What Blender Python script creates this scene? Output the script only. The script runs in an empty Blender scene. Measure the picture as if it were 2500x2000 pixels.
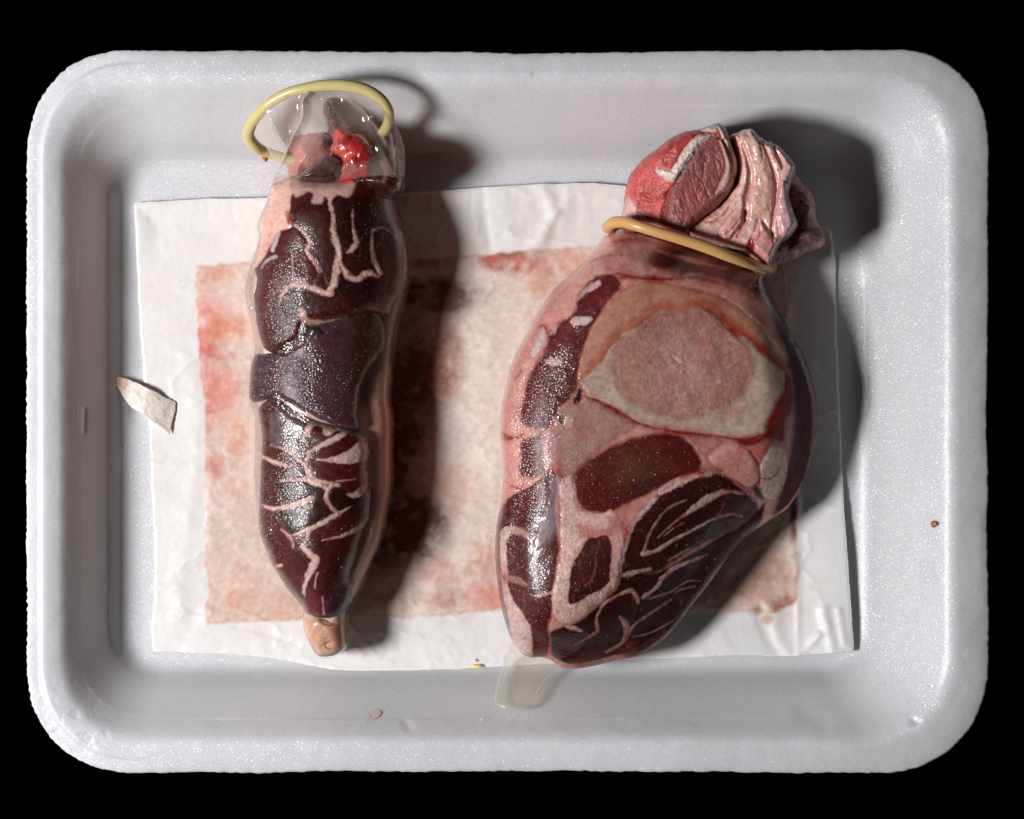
import bpy, math, random
import numpy as np

random.seed(7)
rng = np.random.default_rng(11)

# ------------------------------------------------------------------ camera, world, light
SC = bpy.context.scene
COL = SC.collection
S = 1.1e-4            # metres per photo pixel at the reference height
CAM_Z = 0.85
Z_REF = 0.011

cam_d = bpy.data.cameras.new('camera')
cam = bpy.data.objects.new('camera', cam_d)
COL.objects.link(cam)
cam.location = (0, 0, CAM_Z)
cam_d.sensor_width = 36.0
cam_d.lens = 36.0 * (CAM_Z - Z_REF) / (2500 * S)
cam_d.clip_start = 0.01
cam_d.clip_end = 50.0
SC.camera = cam

world = bpy.data.worlds.new('World')
SC.world = world
world.use_nodes = True
bg = world.node_tree.nodes['Background']
bg.inputs[0].default_value = (0.9, 0.93, 1.0, 1)
bg.inputs[1].default_value = 0.0006

def area(name, loc, target, size, power, color):
    d = bpy.data.lights.new(name, 'AREA')
    d.shape = 'DISK'
    d.size = size
    d.energy = power
    d.color = color
    o = bpy.data.objects.new(name, d)
    COL.objects.link(o)
    o.location = loc
    from mathutils import Vector
    o.rotation_euler = (Vector(target) - Vector(loc)).to_track_quat('-Z', 'Y').to_euler()
    return o

area('studio_lamp', (-0.58, -0.09, 0.59), (0.0, 0, 0.01), 0.20, 8.0, (1.0, 0.995, 1.0))

vs = SC.view_settings
vs.view_transform = 'Standard'
vs.look = 'None'
vs.exposure = 0.0
vs.gamma = 1.0
SC.cycles.transparent_max_bounces = 24
SC.cycles.max_bounces = 10
SC.cycles.diffuse_bounces = 5
SC.cycles.caustics_reflective = False
SC.cycles.caustics_refractive = False

# ------------------------------------------------------------------ helpers
def lin(c):
    c = np.asarray(c, float) / 255.0
    return np.where(c <= 0.04045, c / 12.92, ((c + 0.055) / 1.055) ** 2.4)

def A(r, g, b, k=1.02):
    return np.clip(lin((r, g, b)) * k, 0.001, 0.86)

def kz(z):
    return S * (CAM_Z - z) / (CAM_Z - Z_REF)

def tag(o, label=None, cat=None, group=None, kind=None):
    if label: o['label'] = label
    if cat: o['category'] = cat
    if group: o['group'] = group
    if kind: o['kind'] = kind
    return o

def empty(name, loc=(0, 0, 0)):
    o = bpy.data.objects.new(name, None)
    COL.objects.link(o)
    o.location = loc
    o.empty_display_size = 0.01
    return o

def conv(s, ox, oy):
    return lambda *p: [(ox + x / s, oy + y / s) for x, y in p]
z1 = conv(2.875, 500, 150)
z2 = conv(3.45, 500, 700)
z3 = conv(3.45, 500, 1150)
z4 = conv(3.08, 1400, 250)
z5 = conv(2.536, 1200, 650)
z6 = conv(2.3956, 1150, 1050)
def px(*p): return list(p)

def smooth_closed(pts, n=4):
    P = np.array(pts, float)
    out = []
    m = len(P)
    for i in range(m):
        a, b, c, d = P[i - 1], P[i], P[(i + 1) % m], P[(i + 2) % m]
        for k in range(n):
            t = k / n
            out.append(0.5 * ((2 * b) + (c - a) * t + (2 * a - 5 * b + 4 * c - d) * t * t + (3 * b - a - 3 * c + d) * t ** 3))
    return np.array(out)

def smooth_open(pts, n=5):
    P = np.array(pts, float)
    m = len(P)
    out = []
    for i in range(m - 1):
        a = P[max(i - 1, 0)]; b = P[i]; c = P[i + 1]; d = P[min(i + 2, m - 1)]
        for k in range(n):
            t = k / n
            out.append(0.5 * ((2 * b) + (c - a) * t + (2 * a - 5 * b + 4 * c - d) * t * t + (3 * b - a - 3 * c + d) * t ** 3))
    out.append(P[-1])
    return np.array(out)

def sd_poly(X, Y, pts):
    """signed distance, positive inside"""
    P = np.asarray(pts, float)
    d2 = np.full(X.shape, 1e12)
    inside = np.zeros(X.shape, bool)
    for i in range(len(P)):
        x0, y0 = P[i - 1]; x1, y1 = P[i]
        ex, ey = x1 - x0, y1 - y0
        L = ex * ex + ey * ey + 1e-12
        t = np.clip(((X - x0) * ex + (Y - y0) * ey) / L, 0, 1)
        dx = X - x0 - t * ex; dy = Y - y0 - t * ey
        np.minimum(d2, dx * dx + dy * dy, out=d2)
        if y0 != y1:
            c = ((y0 > Y) != (y1 > Y)) & (X < (x1 - x0) * (Y - y0) / (y1 - y0) + x0)
            inside ^= c
    d = np.sqrt(d2)
    return np.where(inside, d, -d)

def sd_line(X, Y, pts, w):
    """distance inside a tapered stroke; also the along-parameter"""
    P = np.asarray(pts, float)
    W = np.asarray(w, float) * 0.5
    best = np.full(X.shape, -1e9)
    for i in range(len(P) - 1):
        x0, y0 = P[i]; x1, y1 = P[i + 1]
        ex, ey = x1 - x0, y1 - y0
        L = ex * ex + ey * ey + 1e-12
        t = np.clip(((X - x0) * ex + (Y - y0) * ey) / L, 0, 1)
        d = np.hypot(X - x0 - t * ex, Y - y0 - t * ey)
        np.maximum(best, W[i] + (W[i + 1] - W[i]) * t - d, out=best)
    return best

def sst(a, b, x):
    t = np.clip((x - a) / (b - a), 0, 1)
    return t * t * (3 - 2 * t)

def _h(ix, iy, seed):
    ix = ix.astype(np.int64); iy = iy.astype(np.int64)
    n = (ix * 374761393 + iy * 668265263 + seed * 1442695041) & 0xffffffff
    n = ((n ^ (n >> 13)) * 1274126177) & 0xffffffff
    n = (n ^ (n >> 16)) & 0xffffffff
    return n / 4294967295.0

def vnoise(x, y, seed=0):
    ix = np.floor(x); iy = np.floor(y)
    fx = x - ix; fy = y - iy
    fx = fx * fx * (3 - 2 * fx); fy = fy * fy * (3 - 2 * fy)
    a = _h(ix, iy, seed); b = _h(ix + 1, iy, seed)
    c = _h(ix, iy + 1, seed); d = _h(ix + 1, iy + 1, seed)
    return (a + (b - a) * fx) * (1 - fy) + (c + (d - c) * fx) * fy

def fbm(x, y, scale, octv=4, seed=0, gain=0.55):
    v = np.zeros(x.shape); amp = 1.0; tot = 0
    c, s = math.cos(0.6), math.sin(0.6)
    x = x / scale; y = y / scale
    for o in range(octv):
        v += amp * (vnoise(x, y, seed + o * 17) * 2 - 1)
        tot += amp; amp *= gain
        x, y = (x * c - y * s) * 2.03, (x * s + y * c) * 2.03
    return v / tot

def worley(x, y, cell, seed=0):
    gx = x / cell; gy = y / cell
    ix = np.floor(gx); iy = np.floor(gy)
    f1 = np.full(x.shape, 9.0); f2 = np.full(x.shape, 9.0); rid = np.zeros(x.shape)
    for dx in (-1, 0, 1):
        for dy in (-1, 0, 1):
            cx = ix + dx; cy = iy + dy
            r = _h(cx, cy, seed + 3)
            d = np.hypot(cx + _h(cx, cy, seed) - gx, cy + _h(cx, cy, seed + 1) - gy)
            n = d < f1
            f2 = np.where(n, f1, np.minimum(f2, d))
            rid = np.where(n, r, rid)
            f1 = np.minimum(f1, d)
    return f1, f2, rid

def gblur(a, sig):
    r = max(1, int(sig * 2.6))
    k = np.exp(-0.5 * (np.arange(-r, r + 1) / sig) ** 2); k /= k.sum()
    p = np.pad(a, r, mode='edge')
    p = np.apply_along_axis(lambda v: np.convolve(v, k, 'valid'), 0, p)
    return np.apply_along_axis(lambda v: np.convolve(v, k, 'valid'), 1, p)

def new_mesh(name, V, F, mat=None, parent=None, attrs=None, cols=None, normals=None, smooth=True):
    me = bpy.data.meshes.new(name)
    V = np.asarray(V, np.float32)
    F = np.asarray(F, np.int32)
    k = F.shape[1]
    me.vertices.add(len(V)); me.vertices.foreach_set('co', V.ravel())
    me.loops.add(F.size); me.loops.foreach_set('vertex_index', F.ravel())
    me.polygons.add(len(F))
    me.polygons.foreach_set('loop_start', np.arange(0, F.size, k, dtype=np.int32))
    me.update(calc_edges=True)
    me.polygons.foreach_set('use_smooth', np.full(len(F), smooth))
    if cols is not None:
        a = me.attributes.new('col', 'FLOAT_COLOR', 'POINT')
        c4 = np.ones((len(V), 4), np.float32); c4[:, :3] = cols
        a.data.foreach_set('color', c4.ravel())
    for n, v in (attrs or {}).items():
        a = me.attributes.new(n, 'FLOAT', 'POINT')
        a.data.foreach_set('value', np.asarray(v, np.float32))
    if normals is not None:
        me.normals_split_custom_set_from_vertices(np.asarray(normals, np.float32))
    o = bpy.data.objects.new(name, me)
    COL.objects.link(o)
    if mat: me.materials.append(mat)
    if parent: o.parent = parent
    return o

# ------------------------------------------------------------------ node materials
def mat_new(name):
    m = bpy.data.materials.new(name)
    m.use_nodes = True
    nt = m.node_tree
    nt.nodes.clear()
    return m, nt, nt.nodes, nt.links

def N(nodes, t, **kw):
    n = nodes.new(t)
    for k, v in kw.items():
        if k in n.inputs: n.inputs[k].default_value = v
        else: setattr(n, k, v)
    return n

def math_n(nt, op, a, b=None):
    n = nt.nodes.new('ShaderNodeMath'); n.operation = op
    for i, v in enumerate((a, b)):
        if v is None: continue
        if isinstance(v, (int, float)): n.inputs[i].default_value = v
        else: nt.links.new(v, n.inputs[i])
    return n.outputs[0]

def mat_meat():
    m, nt, nd, lk = mat_new('wet_meat')
    out = N(nd, 'ShaderNodeOutputMaterial')
    bs = N(nd, 'ShaderNodeBsdfPrincipled')
    ac = N(nd, 'ShaderNodeAttribute', attribute_name='col')
    ar = N(nd, 'ShaderNodeAttribute', attribute_name='rough')
    aw = N(nd, 'ShaderNodeAttribute', attribute_name='wet')
    ag = N(nd, 'ShaderNodeAttribute', attribute_name='grain')
    am = N(nd, 'ShaderNodeAttribute', attribute_name='mist')
    tc = N(nd, 'ShaderNodeTexCoord')
    n1 = N(nd, 'ShaderNodeTexNoise', Scale=900.0, Detail=4.0, Roughness=0.65)
    n2 = N(nd, 'ShaderNodeTexNoise', Scale=2600.0, Detail=2.0)
    vo = N(nd, 'ShaderNodeTexVoronoi', Scale=1500.0)
    for n in (n1, n2, vo): lk.new(tc.outputs['Object'], n.inputs['Vector'])
    mr = N(nd, 'ShaderNodeMapRange'); lk.new(n1.outputs['Fac'], mr.inputs[0])
    mr.inputs[1].default_value = 0.3; mr.inputs[2].default_value = 0.7
    mr.inputs[3].default_value = 0.8; mr.inputs[4].default_value = 1.2
    mx = N(nd, 'ShaderNodeMix', data_type='RGBA', blend_type='MULTIPLY')
    mx.inputs[0].default_value = 1.0
    lk.new(ac.outputs['Color'], mx.inputs[6])
    cc = N(nd, 'ShaderNodeCombineColor')
    for i in range(3): lk.new(mr.outputs[0], cc.inputs[i])
    lk.new(cc.outputs[0], mx.inputs[7])
    lk.new(mx.outputs[2], bs.inputs['Base Color'])
    lk.new(ar.outputs['Fac'], bs.inputs['Roughness'])
    lk.new(aw.outputs['Fac'], bs.inputs['Coat Weight'])
    bs.inputs['Coat Roughness'].default_value = 0.2
    bs.inputs['Coat IOR'].default_value = 1.5
    bs.inputs['Specular IOR Level'].default_value = 0.28
    # grain relief
    hsum = math_n(nt, 'ADD', n1.outputs['Fac'], math_n(nt, 'MULTIPLY', n2.outputs['Fac'], 0.35))
    b1 = N(nd, 'ShaderNodeBump', Distance=0.00035)
    lk.new(hsum, b1.inputs['Height']); lk.new(ag.outputs['Fac'], b1.inputs['Strength'])
    lk.new(b1.outputs[0], bs.inputs['Normal'])
    # fine condensation under the clinging film
    inv = math_n(nt, 'SUBTRACT', 1.0, vo.outputs['Distance'])
    b2 = N(nd, 'ShaderNodeBump', Distance=0.00045)
    lk.new(inv, b2.inputs['Height']); lk.new(math_n(nt, 'MULTIPLY', am.outputs['Fac'], 0.6), b2.inputs['Strength'])
    b3 = N(nd, 'ShaderNodeBump', Distance=0.0004)
    lk.new(n1.outputs['Fac'], b3.inputs['Height']); lk.new(math_n(nt, 'MULTIPLY', ag.outputs['Fac'], 0.35), b3.inputs['Strength'])
    lk.new(b3.outputs[0], b2.inputs['Normal'])
    lk.new(b2.outputs[0], bs.inputs['Coat Normal'])
    lk.new(bs.outputs[0], out.inputs[0])
    return m

def mat_film():
    m, nt, nd, lk = mat_new('latex_film')
    out = N(nd, 'ShaderNodeOutputMaterial')
    am = N(nd, 'ShaderNodeAttribute', attribute_name='milk')
    ac = N(nd, 'ShaderNodeAttribute', attribute_name='col')
    amist = N(nd, 'ShaderNodeAttribute', attribute_name='mist')
    tr = N(nd, 'ShaderNodeBsdfTransparent'); tr.inputs[0].default_value = (0.997, 0.992, 0.975, 1)
    df = N(nd, 'ShaderNodeBsdfDiffuse'); lk.new(ac.outputs['Color'], df.inputs[0])
    tl = N(nd, 'ShaderNodeBsdfTranslucent'); lk.new(ac.outputs['Color'], tl.inputs[0])
    m0 = N(nd, 'ShaderNodeMixShader', Fac=0.35)
    lk.new(df.outputs[0], m0.inputs[1]); lk.new(tl.outputs[0], m0.inputs[2])
    m1 = N(nd, 'ShaderNodeMixShader')
    lk.new(am.outputs['Fac'], m1.inputs[0]); lk.new(tr.outputs[0], m1.inputs[1]); lk.new(m0.outputs[0], m1.inputs[2])
    lw = N(nd, 'ShaderNodeLayerWeight', Blend=0.5)
    frv = math_n(nt, 'ADD', math_n(nt, 'MULTIPLY', math_n(nt, 'POWER', lw.outputs['Facing'], 5.0), 0.08), 0.035)
    gl = N(nd, 'ShaderNodeBsdfGlossy', Roughness=0.10)
    gl.inputs[0].default_value = (1, 1, 1, 1)
    tc = N(nd, 'ShaderNodeTexCoord')
    vo = N(nd, 'ShaderNodeTexVoronoi', Scale=1500.0)
    lk.new(tc.outputs['Object'], vo.inputs['Vector'])
    bp = N(nd, 'ShaderNodeBump', Distance=0.00045)
    lk.new(math_n(nt, 'SUBTRACT', 1.0, vo.outputs['Distance']), bp.inputs['Height'])
    lk.new(amist.outputs['Fac'], bp.inputs['Strength'])
    lk.new(bp.outputs[0], gl.inputs['Normal'])
    m2 = N(nd, 'ShaderNodeMixShader')
    lk.new(frv, m2.inputs[0]); lk.new(m1.outputs[0], m2.inputs[1]); lk.new(gl.outputs[0], m2.inputs[2])
    lk.new(m2.outputs[0], out.inputs[0])
    return m

def mat_drop():
    m, nt, nd, lk = mat_new('water_film')
    out = N(nd, 'ShaderNodeOutputMaterial')
    tr = N(nd, 'ShaderNodeBsdfTransparent'); tr.inputs[0].default_value = (1, 1, 1, 1)
    gl = N(nd, 'ShaderNodeBsdfGlossy', Roughness=0.14); gl.inputs[0].default_value = (1, 1, 1, 1)
    lw = N(nd, 'ShaderNodeLayerWeight', Blend=0.5)
    frv = math_n(nt, 'ADD', math_n(nt, 'MULTIPLY', math_n(nt, 'POWER', lw.outputs['Facing'], 4.0), 0.06), 0.05)
    m2 = N(nd, 'ShaderNodeMixShader')
    df = N(nd, 'ShaderNodeBsdfDiffuse'); df.inputs[0].default_value = (0.8, 0.74, 0.76, 1)
    m1 = N(nd, 'ShaderNodeMixShader', Fac=0.05); lk.new(tr.outputs[0], m1.inputs[1]); lk.new(df.outputs[0], m1.inputs[2])
    lk.new(frv, m2.inputs[0]); lk.new(m1.outputs[0], m2.inputs[1]); lk.new(gl.outputs[0], m2.inputs[2])
    lk.new(m2.outputs[0], out.inputs[0])
    return m

def mat_foam():
    m, nt, nd, lk = mat_new('white_foam')
    out = N(nd, 'ShaderNodeOutputMaterial')
    bs = N(nd, 'ShaderNodeBsdfPrincipled')
    tc = N(nd, 'ShaderNodeTexCoord')
    geo = N(nd, 'ShaderNodeNewGeometry')
    vo = N(nd, 'ShaderNodeTexVoronoi', Scale=4800.0)
    vo2 = N(nd, 'ShaderNodeTexVoronoi', Scale=1700.0)
    no = N(nd, 'ShaderNodeTexNoise', Scale=40.0, Detail=5.0)
    ns = N(nd, 'ShaderNodeTexNoise', Scale=1300.0, Detail=3.0)
    for n in (vo, vo2, no, ns): lk.new(tc.outputs['Object'], n.inputs['Vector'])
    # slight blotches of the white
    cr = N(nd, 'ShaderNodeValToRGB')
    cr.color_ramp.elements[0].position = 0.3; cr.color_ramp.elements[0].color = (0.69, 0.69, 0.715, 1)
    cr.color_ramp.elements[1].position = 0.7; cr.color_ramp.elements[1].color = (0.745, 0.745, 0.77, 1)
    lk.new(no.outputs['Fac'], cr.inputs[0])
    sepc = N(nd, 'ShaderNodeSeparateColor'); lk.new(vo.outputs['Color'], sepc.inputs[0])
    mrc = N(nd, 'ShaderNodeMapRange'); lk.new(sepc.outputs[0], mrc.inputs[0]); mrc.inputs[3].default_value = 0.90; mrc.inputs[4].default_value = 1.08
    mxc = N(nd, 'ShaderNodeMix', data_type='RGBA', blend_type='MULTIPLY'); mxc.inputs[0].default_value = 1.0
    cmb = N(nd, 'ShaderNodeCombineColor')
    for i in range(3): lk.new(mrc.outputs[0], cmb.inputs[i])
    lk.new(cr.outputs[0], mxc.inputs[6]); lk.new(cmb.outputs[0], mxc.inputs[7])
    lk.new(mxc.outputs[2], bs.inputs['Base Color'])
    # every cell of the skin faces its own way
    def tilt(v, amt):
        sub = N(nd, 'ShaderNodeVectorMath', operation='SUBTRACT'); lk.new(v.outputs['Color'], sub.inputs[0]); sub.inputs[1].default_value = (0.5, 0.5, 0.5)
        sc = N(nd, 'ShaderNodeVectorMath', operation='SCALE'); lk.new(sub.outputs[0], sc.inputs[0]); sc.inputs['Scale'].default_value = amt
        ad = N(nd, 'ShaderNodeVectorMath', operation='ADD'); lk.new(sc.outputs[0], ad.inputs[0]); lk.new(geo.outputs['Normal'], ad.inputs[1])
        nm = N(nd, 'ShaderNodeVectorMath', operation='NORMALIZE'); lk.new(ad.outputs[0], nm.inputs[0])
        return nm.outputs[0]
    bp = N(nd, 'ShaderNodeBump', Strength=0.09, Distance=0.0006)
    lk.new(ns.outputs['Fac'], bp.inputs['Height'])
    lk.new(bp.outputs[0], bs.inputs['Normal'])
    bs.inputs['Roughness'].default_value = 0.34
    bs.inputs['Specular IOR Level'].default_value = 0.3
    bs.inputs['Subsurface Weight'].default_value = 0.5
    bs.inputs['Subsurface Radius'].default_value = (1.0, 0.93, 0.92)
    bs.inputs['Subsurface Scale'].default_value = 0.0035
    bs.inputs['Coat Weight'].default_value = 0.4
    bs.inputs['Coat Roughness'].default_value = 0.2
    lk.new(tilt(vo, 0.7), bs.inputs['Coat Normal'])
    lk.new(bs.outputs[0], out.inputs[0])
    return m

def mat_latex_rim(c, name):
    m, nt, nd, lk = mat_new(name)
    out = N(nd, 'ShaderNodeOutputMaterial')
    bs = N(nd, 'ShaderNodeBsdfPrincipled')
    tc = N(nd, 'ShaderNodeTexCoord')
    no = N(nd, 'ShaderNodeTexNoise', Scale=120.0, Detail=3.0)
    lk.new(tc.outputs['Object'], no.inputs['Vector'])
    cr = N(nd, 'ShaderNodeValToRGB')
    cr.color_ramp.elements[0].position = 0.3; cr.color_ramp.elements[1].position = 0.75
    cr.color_ramp.elements[0].color = (*c, 1)
    cr.color_ramp.elements[1].color = (*(np.array(c) * np.array((1.1, 1.12, 1.25))), 1)
    lk.new(no.outputs['Fac'], cr.inputs[0]); lk.new(cr.outputs[0], bs.inputs['Base Color'])
    bs.inputs['Roughness'].default_value = 0.27
    bs.inputs['Subsurface Weight'].default_value = 0.6
    bs.inputs['Subsurface Radius'].default_value = (1.0, 0.8, 0.35)
    bs.inputs['Subsurface Scale'].default_value = 0.002
    bp = N(nd, 'ShaderNodeBump', Strength=0.08, Distance=0.001)
    lk.new(no.outputs['Fac'], bp.inputs['Height']); lk.new(bp.outputs[0], bs.inputs['Normal'])
    lk.new(bs.outputs[0], out.inputs[0])
    return m

def mat_attr(name, scale=1400.0, bump=0.3, spec=0.3, sss=0.0):
    m, nt, nd, lk = mat_new(name)
    out = N(nd, 'ShaderNodeOutputMaterial')
    bs = N(nd, 'ShaderNodeBsdfPrincipled')
    ac = N(nd, 'ShaderNodeAttribute', attribute_name='col')
    ar = N(nd, 'ShaderNodeAttribute', attribute_name='rough')
    tc = N(nd, 'ShaderNodeTexCoord')
    no = N(nd, 'ShaderNodeTexNoise', Scale=scale, Detail=4.0, Roughness=0.6)
    lk.new(tc.outputs['Object'], no.inputs['Vector'])
    lk.new(ac.outputs['Color'], bs.inputs['Base Color']); lk.new(ar.outputs['Fac'], bs.inputs['Roughness'])
    bp = N(nd, 'ShaderNodeBump', Strength=bump, Distance=0.0007)
    lk.new(no.outputs['Fac'], bp.inputs['Height']); lk.new(bp.outputs[0], bs.inputs['Normal'])
    bs.inputs['Specular IOR Level'].default_value = spec
    bs.inputs['Subsurface Weight'].default_value = sss
    bs.inputs['Subsurface Scale'].default_value = 0.002
    lk.new(bs.outputs[0], out.inputs[0])
    return m

def mat_plain(name, c, rough=0.5, spec=0.4, noise=0.25):
    m, nt, nd, lk = mat_new(name)
    out = N(nd, 'ShaderNodeOutputMaterial')
    bs = N(nd, 'ShaderNodeBsdfPrincipled')
    tc = N(nd, 'ShaderNodeTexCoord')
    no = N(nd, 'ShaderNodeTexNoise', Scale=900.0, Detail=3.0)
    lk.new(tc.outputs['Object'], no.inputs['Vector'])
    cr = N(nd, 'ShaderNodeValToRGB')
    c = np.array(c)
    cr.color_ramp.elements[0].color = (*(c * (1 - noise)), 1); cr.color_ramp.elements[1].color = (*np.clip(c * (1 + noise), 0, 1), 1)
    lk.new(no.outputs['Fac'], cr.inputs[0]); lk.new(cr.outputs[0], bs.inputs['Base Color'])
    bs.inputs['Roughness'].default_value = rough
    bs.inputs['Specular IOR Level'].default_value = spec
    lk.new(bs.outputs[0], out.inputs[0])
    return m

M_MEAT = mat_meat()
M_FILM = mat_film()
M_DROP = mat_drop()
M_FOAM = mat_foam()
M_PAD = mat_attr('soaked_pad', 2200.0, 0.10, 0.3)
M_RIM_L = mat_latex_rim(A(208, 194, 134), 'yellow_latex')
M_RIM_R = mat_latex_rim(A(214, 166, 106), 'amber_latex')

# ------------------------------------------------------------------ painted height field
class Field:
    def __init__(s, outline, h=2.5, zref=0.025, smooth=True):
        s.out = smooth_closed(outline) if smooth else np.array(outline, float)
        lo = s.out.min(0) - 3 * h; hi = s.out.max(0) + 3 * h
        s.h = h; s.zref = zref
        s.xs = np.arange(lo[0], hi[0] + h, h); s.ys = np.arange(lo[1], hi[1] + h, h)
        s.X, s.Y = np.meshgrid(s.xs, s.ys)
        s.sd = sd_poly(s.X, s.Y, s.out)
        sh = s.X.shape
        s.z = np.zeros(sh); s.zb = np.zeros(sh); s.rk = 1.0
        s.col = np.zeros(sh + (3,)); s.rough = np.full(sh, 0.4); s.wet = np.full(sh, 0.0)
        s.grain = np.full(sh, 0.3); s.mist = np.zeros(sh); s.milk = np.zeros(sh)
        s.lab = np.zeros(sh, int); s.names = [None]; s.labels = {}

    def base(s, rgb, rough=0.4, wet=0.6, grain=0.3):
        s.col[:] = rgb; s.rough[:] = rough; s.wet[:] = wet; s.grain[:] = grain

    def _win(s, pts, m):
        p = np.asarray(pts, float)
        x0, y0 = p.min(0) - m; x1, y1 = p.max(0) + m
        j0 = max(0, int((x0 - s.xs[0]) / s.h)); j1 = min(len(s.xs), int((x1 - s.xs[0]) / s.h) + 2)
        i0 = max(0, int((y0 - s.ys[0]) / s.h)); i1 = min(len(s.ys), int((y1 - s.ys[0]) / s.h) + 2)
        return slice(i0, i1), slice(j0, j1)

    def paint(s, name, pts, rgb=None, w=None, edge=2.5, rise=0.0, soft=8.0, groove=0.0, gw=4.0, rough=None, wet=None,
              grain=None, mist=None, jit=(3.0, 22.0), tex=None, op=1.0, part=True, smooth=True, label=None, seed=0):
        pts = [tuple(p) for p in pts]
        win = s._win(pts, 30 + (max(w) if w is not None else 0))
        if win[0].stop <= win[0].start or win[1].stop <= win[1].start: return
        X = s.X[win]; Y = s.Y[win]
        if w is None:
            P = smooth_closed(pts) if smooth else np.array(pts)
            sd = sd_poly(X, Y, P)
        else:
            P = smooth_open([(x, y, q) for (x, y), q in zip(pts, w)])
            sd = sd_line(X, Y, P[:, :2], P[:, 2])
        ja = jit[0] if w is None else min(jit[0], 0.42 * float(np.mean(w)))
        sd = sd + ja * fbm(X, Y, jit[1], 4, 31 + seed)
        a = sst(-edge, edge, sd) * op
        if rgb is not None:
            c = np.asarray(rgb, float)
            c = np.broadcast_to(c, X.shape + (3,))
            if tex is not None: c = tex(X, Y, sd, c)
            s.col[win] = s.col[win] * (1 - a[..., None]) + c * a[..., None]
        for nm, v in (('rough', rough), ('wet', wet), ('grain', grain), ('mist', mist)):
            if v is not None:
                f = getattr(s, nm); f[win] = f[win] * (1 - a) + v * a
        if rise: s.z[win] += s.rk * rise * sst(-soft * 0.3, soft, sd)
        if groove: s.z[win] -= s.rk * groove * np.exp(-(sd / gw) ** 2)
        if part and name:
            s.names.append(name); k = len(s.names) - 1
            s.lab[win] = np.where(sd > 0, k, s.lab[win])
            if label: s.labels[k] = label
        return win, sd

    def sample(s, x, y):
        i = np.clip(((np.asarray(y) - s.ys[0]) / s.h), 0, len(s.ys) - 1.001); j = np.clip(((np.asarray(x) - s.xs[0]) / s.h), 0, len(s.xs) - 1.001)
        i0 = i.astype(int); j0 = j.astype(int); fi = i - i0; fj = j - j0
        Z = s.z
        return (Z[i0, j0] * (1 - fi) + Z[i0 + 1, j0] * fi) * (1 - fj) + (Z[i0, j0 + 1] * (1 - fi) + Z[i0 + 1, j0 + 1] * fi) * fj

    def build(s, base_name, mat, root=None, bottom=True, min_faces=12, film=False):
        ny, nx = s.X.shape
        cs = 0.25 * (s.sd[:-1, :-1] + s.sd[1:, :-1] + s.sd[:-1, 1:] + s.sd[1:, 1:])
        cell = cs > 0
        cnt = np.zeros((ny, nx), int)
        for a in (0, 1):
            for b in (0, 1):
                cnt[a:ny - 1 + a, b:nx - 1 + b] += cell
        bnd = (cnt > 0) & (cnt < 4)
        gy, gx = np.gradient(s.sd, s.h)
        g = np.hypot(gx, gy) + 1e-6
        mv = np.clip(s.sd, -1.6 * s.h, 1.6 * s.h)
        X = np.where(bnd, s.X - mv * gx / g, s.X); Y = np.where(bnd, s.Y - mv * gy / g, s.Y)
        if getattr(s, 'auto', None) is not None: s.zedge = s.z - 0.001; s.zb = np.maximum(s.z - s.auto, 0.002)
        zt = np.where(bnd, s.zedge if hasattr(s, 'zedge') else s.z, s.z)
        k = kz(s.zref)
        P = np.stack([(X - 1250) * k, (1000 - Y) * k, zt], -1)
        # normals from the whole field
        dx = np.gradient(P, axis=1); dy = np.gradient(P, axis=0)
        nrm = np.cross(dy, dx); nrm /= np.linalg.norm(nrm, axis=-1, keepdims=True) + 1e-12
        nrm[nrm[..., 2] < 0] *= -1
        idx = np.arange(ny * nx).reshape(ny, nx)
        Q = np.stack([idx[1:, :-1], idx[1:, 1:], idx[:-1, 1:], idx[:-1, :-1]], -1)[cell]
        lab = s.lab[:-1, :-1][cell]
        # sweep tiny leftovers into the base
        u, c = np.unique(lab, return_counts=True)
        for a, b in zip(u, c):
            if a and b < min_faces: lab[lab == a] = 0
        Pf = P.reshape(-1, 3); Nf = nrm.reshape(-1, 3); Cf = s.col.reshape(-1, 3)
        at = {n: getattr(s, n).ravel() for n in (('milk', 'mist') if film else ('rough', 'wet', 'grain', 'mist'))}
        objs = []
        order = [0] + [int(a) for a in np.unique(lab) if a]
        single = len(order) == 1
        if root is None and not single: root = empty(base_name)
        for L in order:
            q = Q[lab == L]
            nm = (s.names[L] or base_name) if L else (base_name if (single or s.names[0] is None) else s.names[0])
            V = Pf; Nn = Nf; C = Cf; AT = at
            if L == 0 and bottom:
                zb = np.where(bnd, zt, s.zb)
                Pb = np.stack([P[..., 0], P[..., 1], zb], -1).reshape(-1, 3)
                bf = bnd.ravel()
                off = ny * nx
                bmap = np.where(bf, np.arange(off), np.arange(off) + off)
                qb = bmap[Q][:, ::-1]
                V = np.vstack([Pf, Pb]); Nb = np.tile(np.array([[0, 0, -1.0]]), (off, 1)); Nn = np.vstack([Nf, Nb]); C = np.vstack([Cf, Cf])
                AT = {n: np.concatenate([v, v]) for n, v in at.items()}
                q = np.vstack([q, qb])
            if len(q) == 0: continue
            used, inv = np.unique(q.ravel(), return_inverse=True)
            o = new_mesh(nm, V[used], inv.reshape(-1, 4), mat, root, {n: v[used] for n, v in AT.items()}, C[used], Nn[used])
            if L in s.labels: o['label'] = s.labels[L]
            objs.append(o)
        s.root = root if root is not None else objs[0]
        return s.root

def round_profile(sd, R):
    t = np.clip(sd / R, 0, 1)
    return np.sqrt(np.clip(1 - (1 - t) ** 2, 0, 1))

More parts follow.
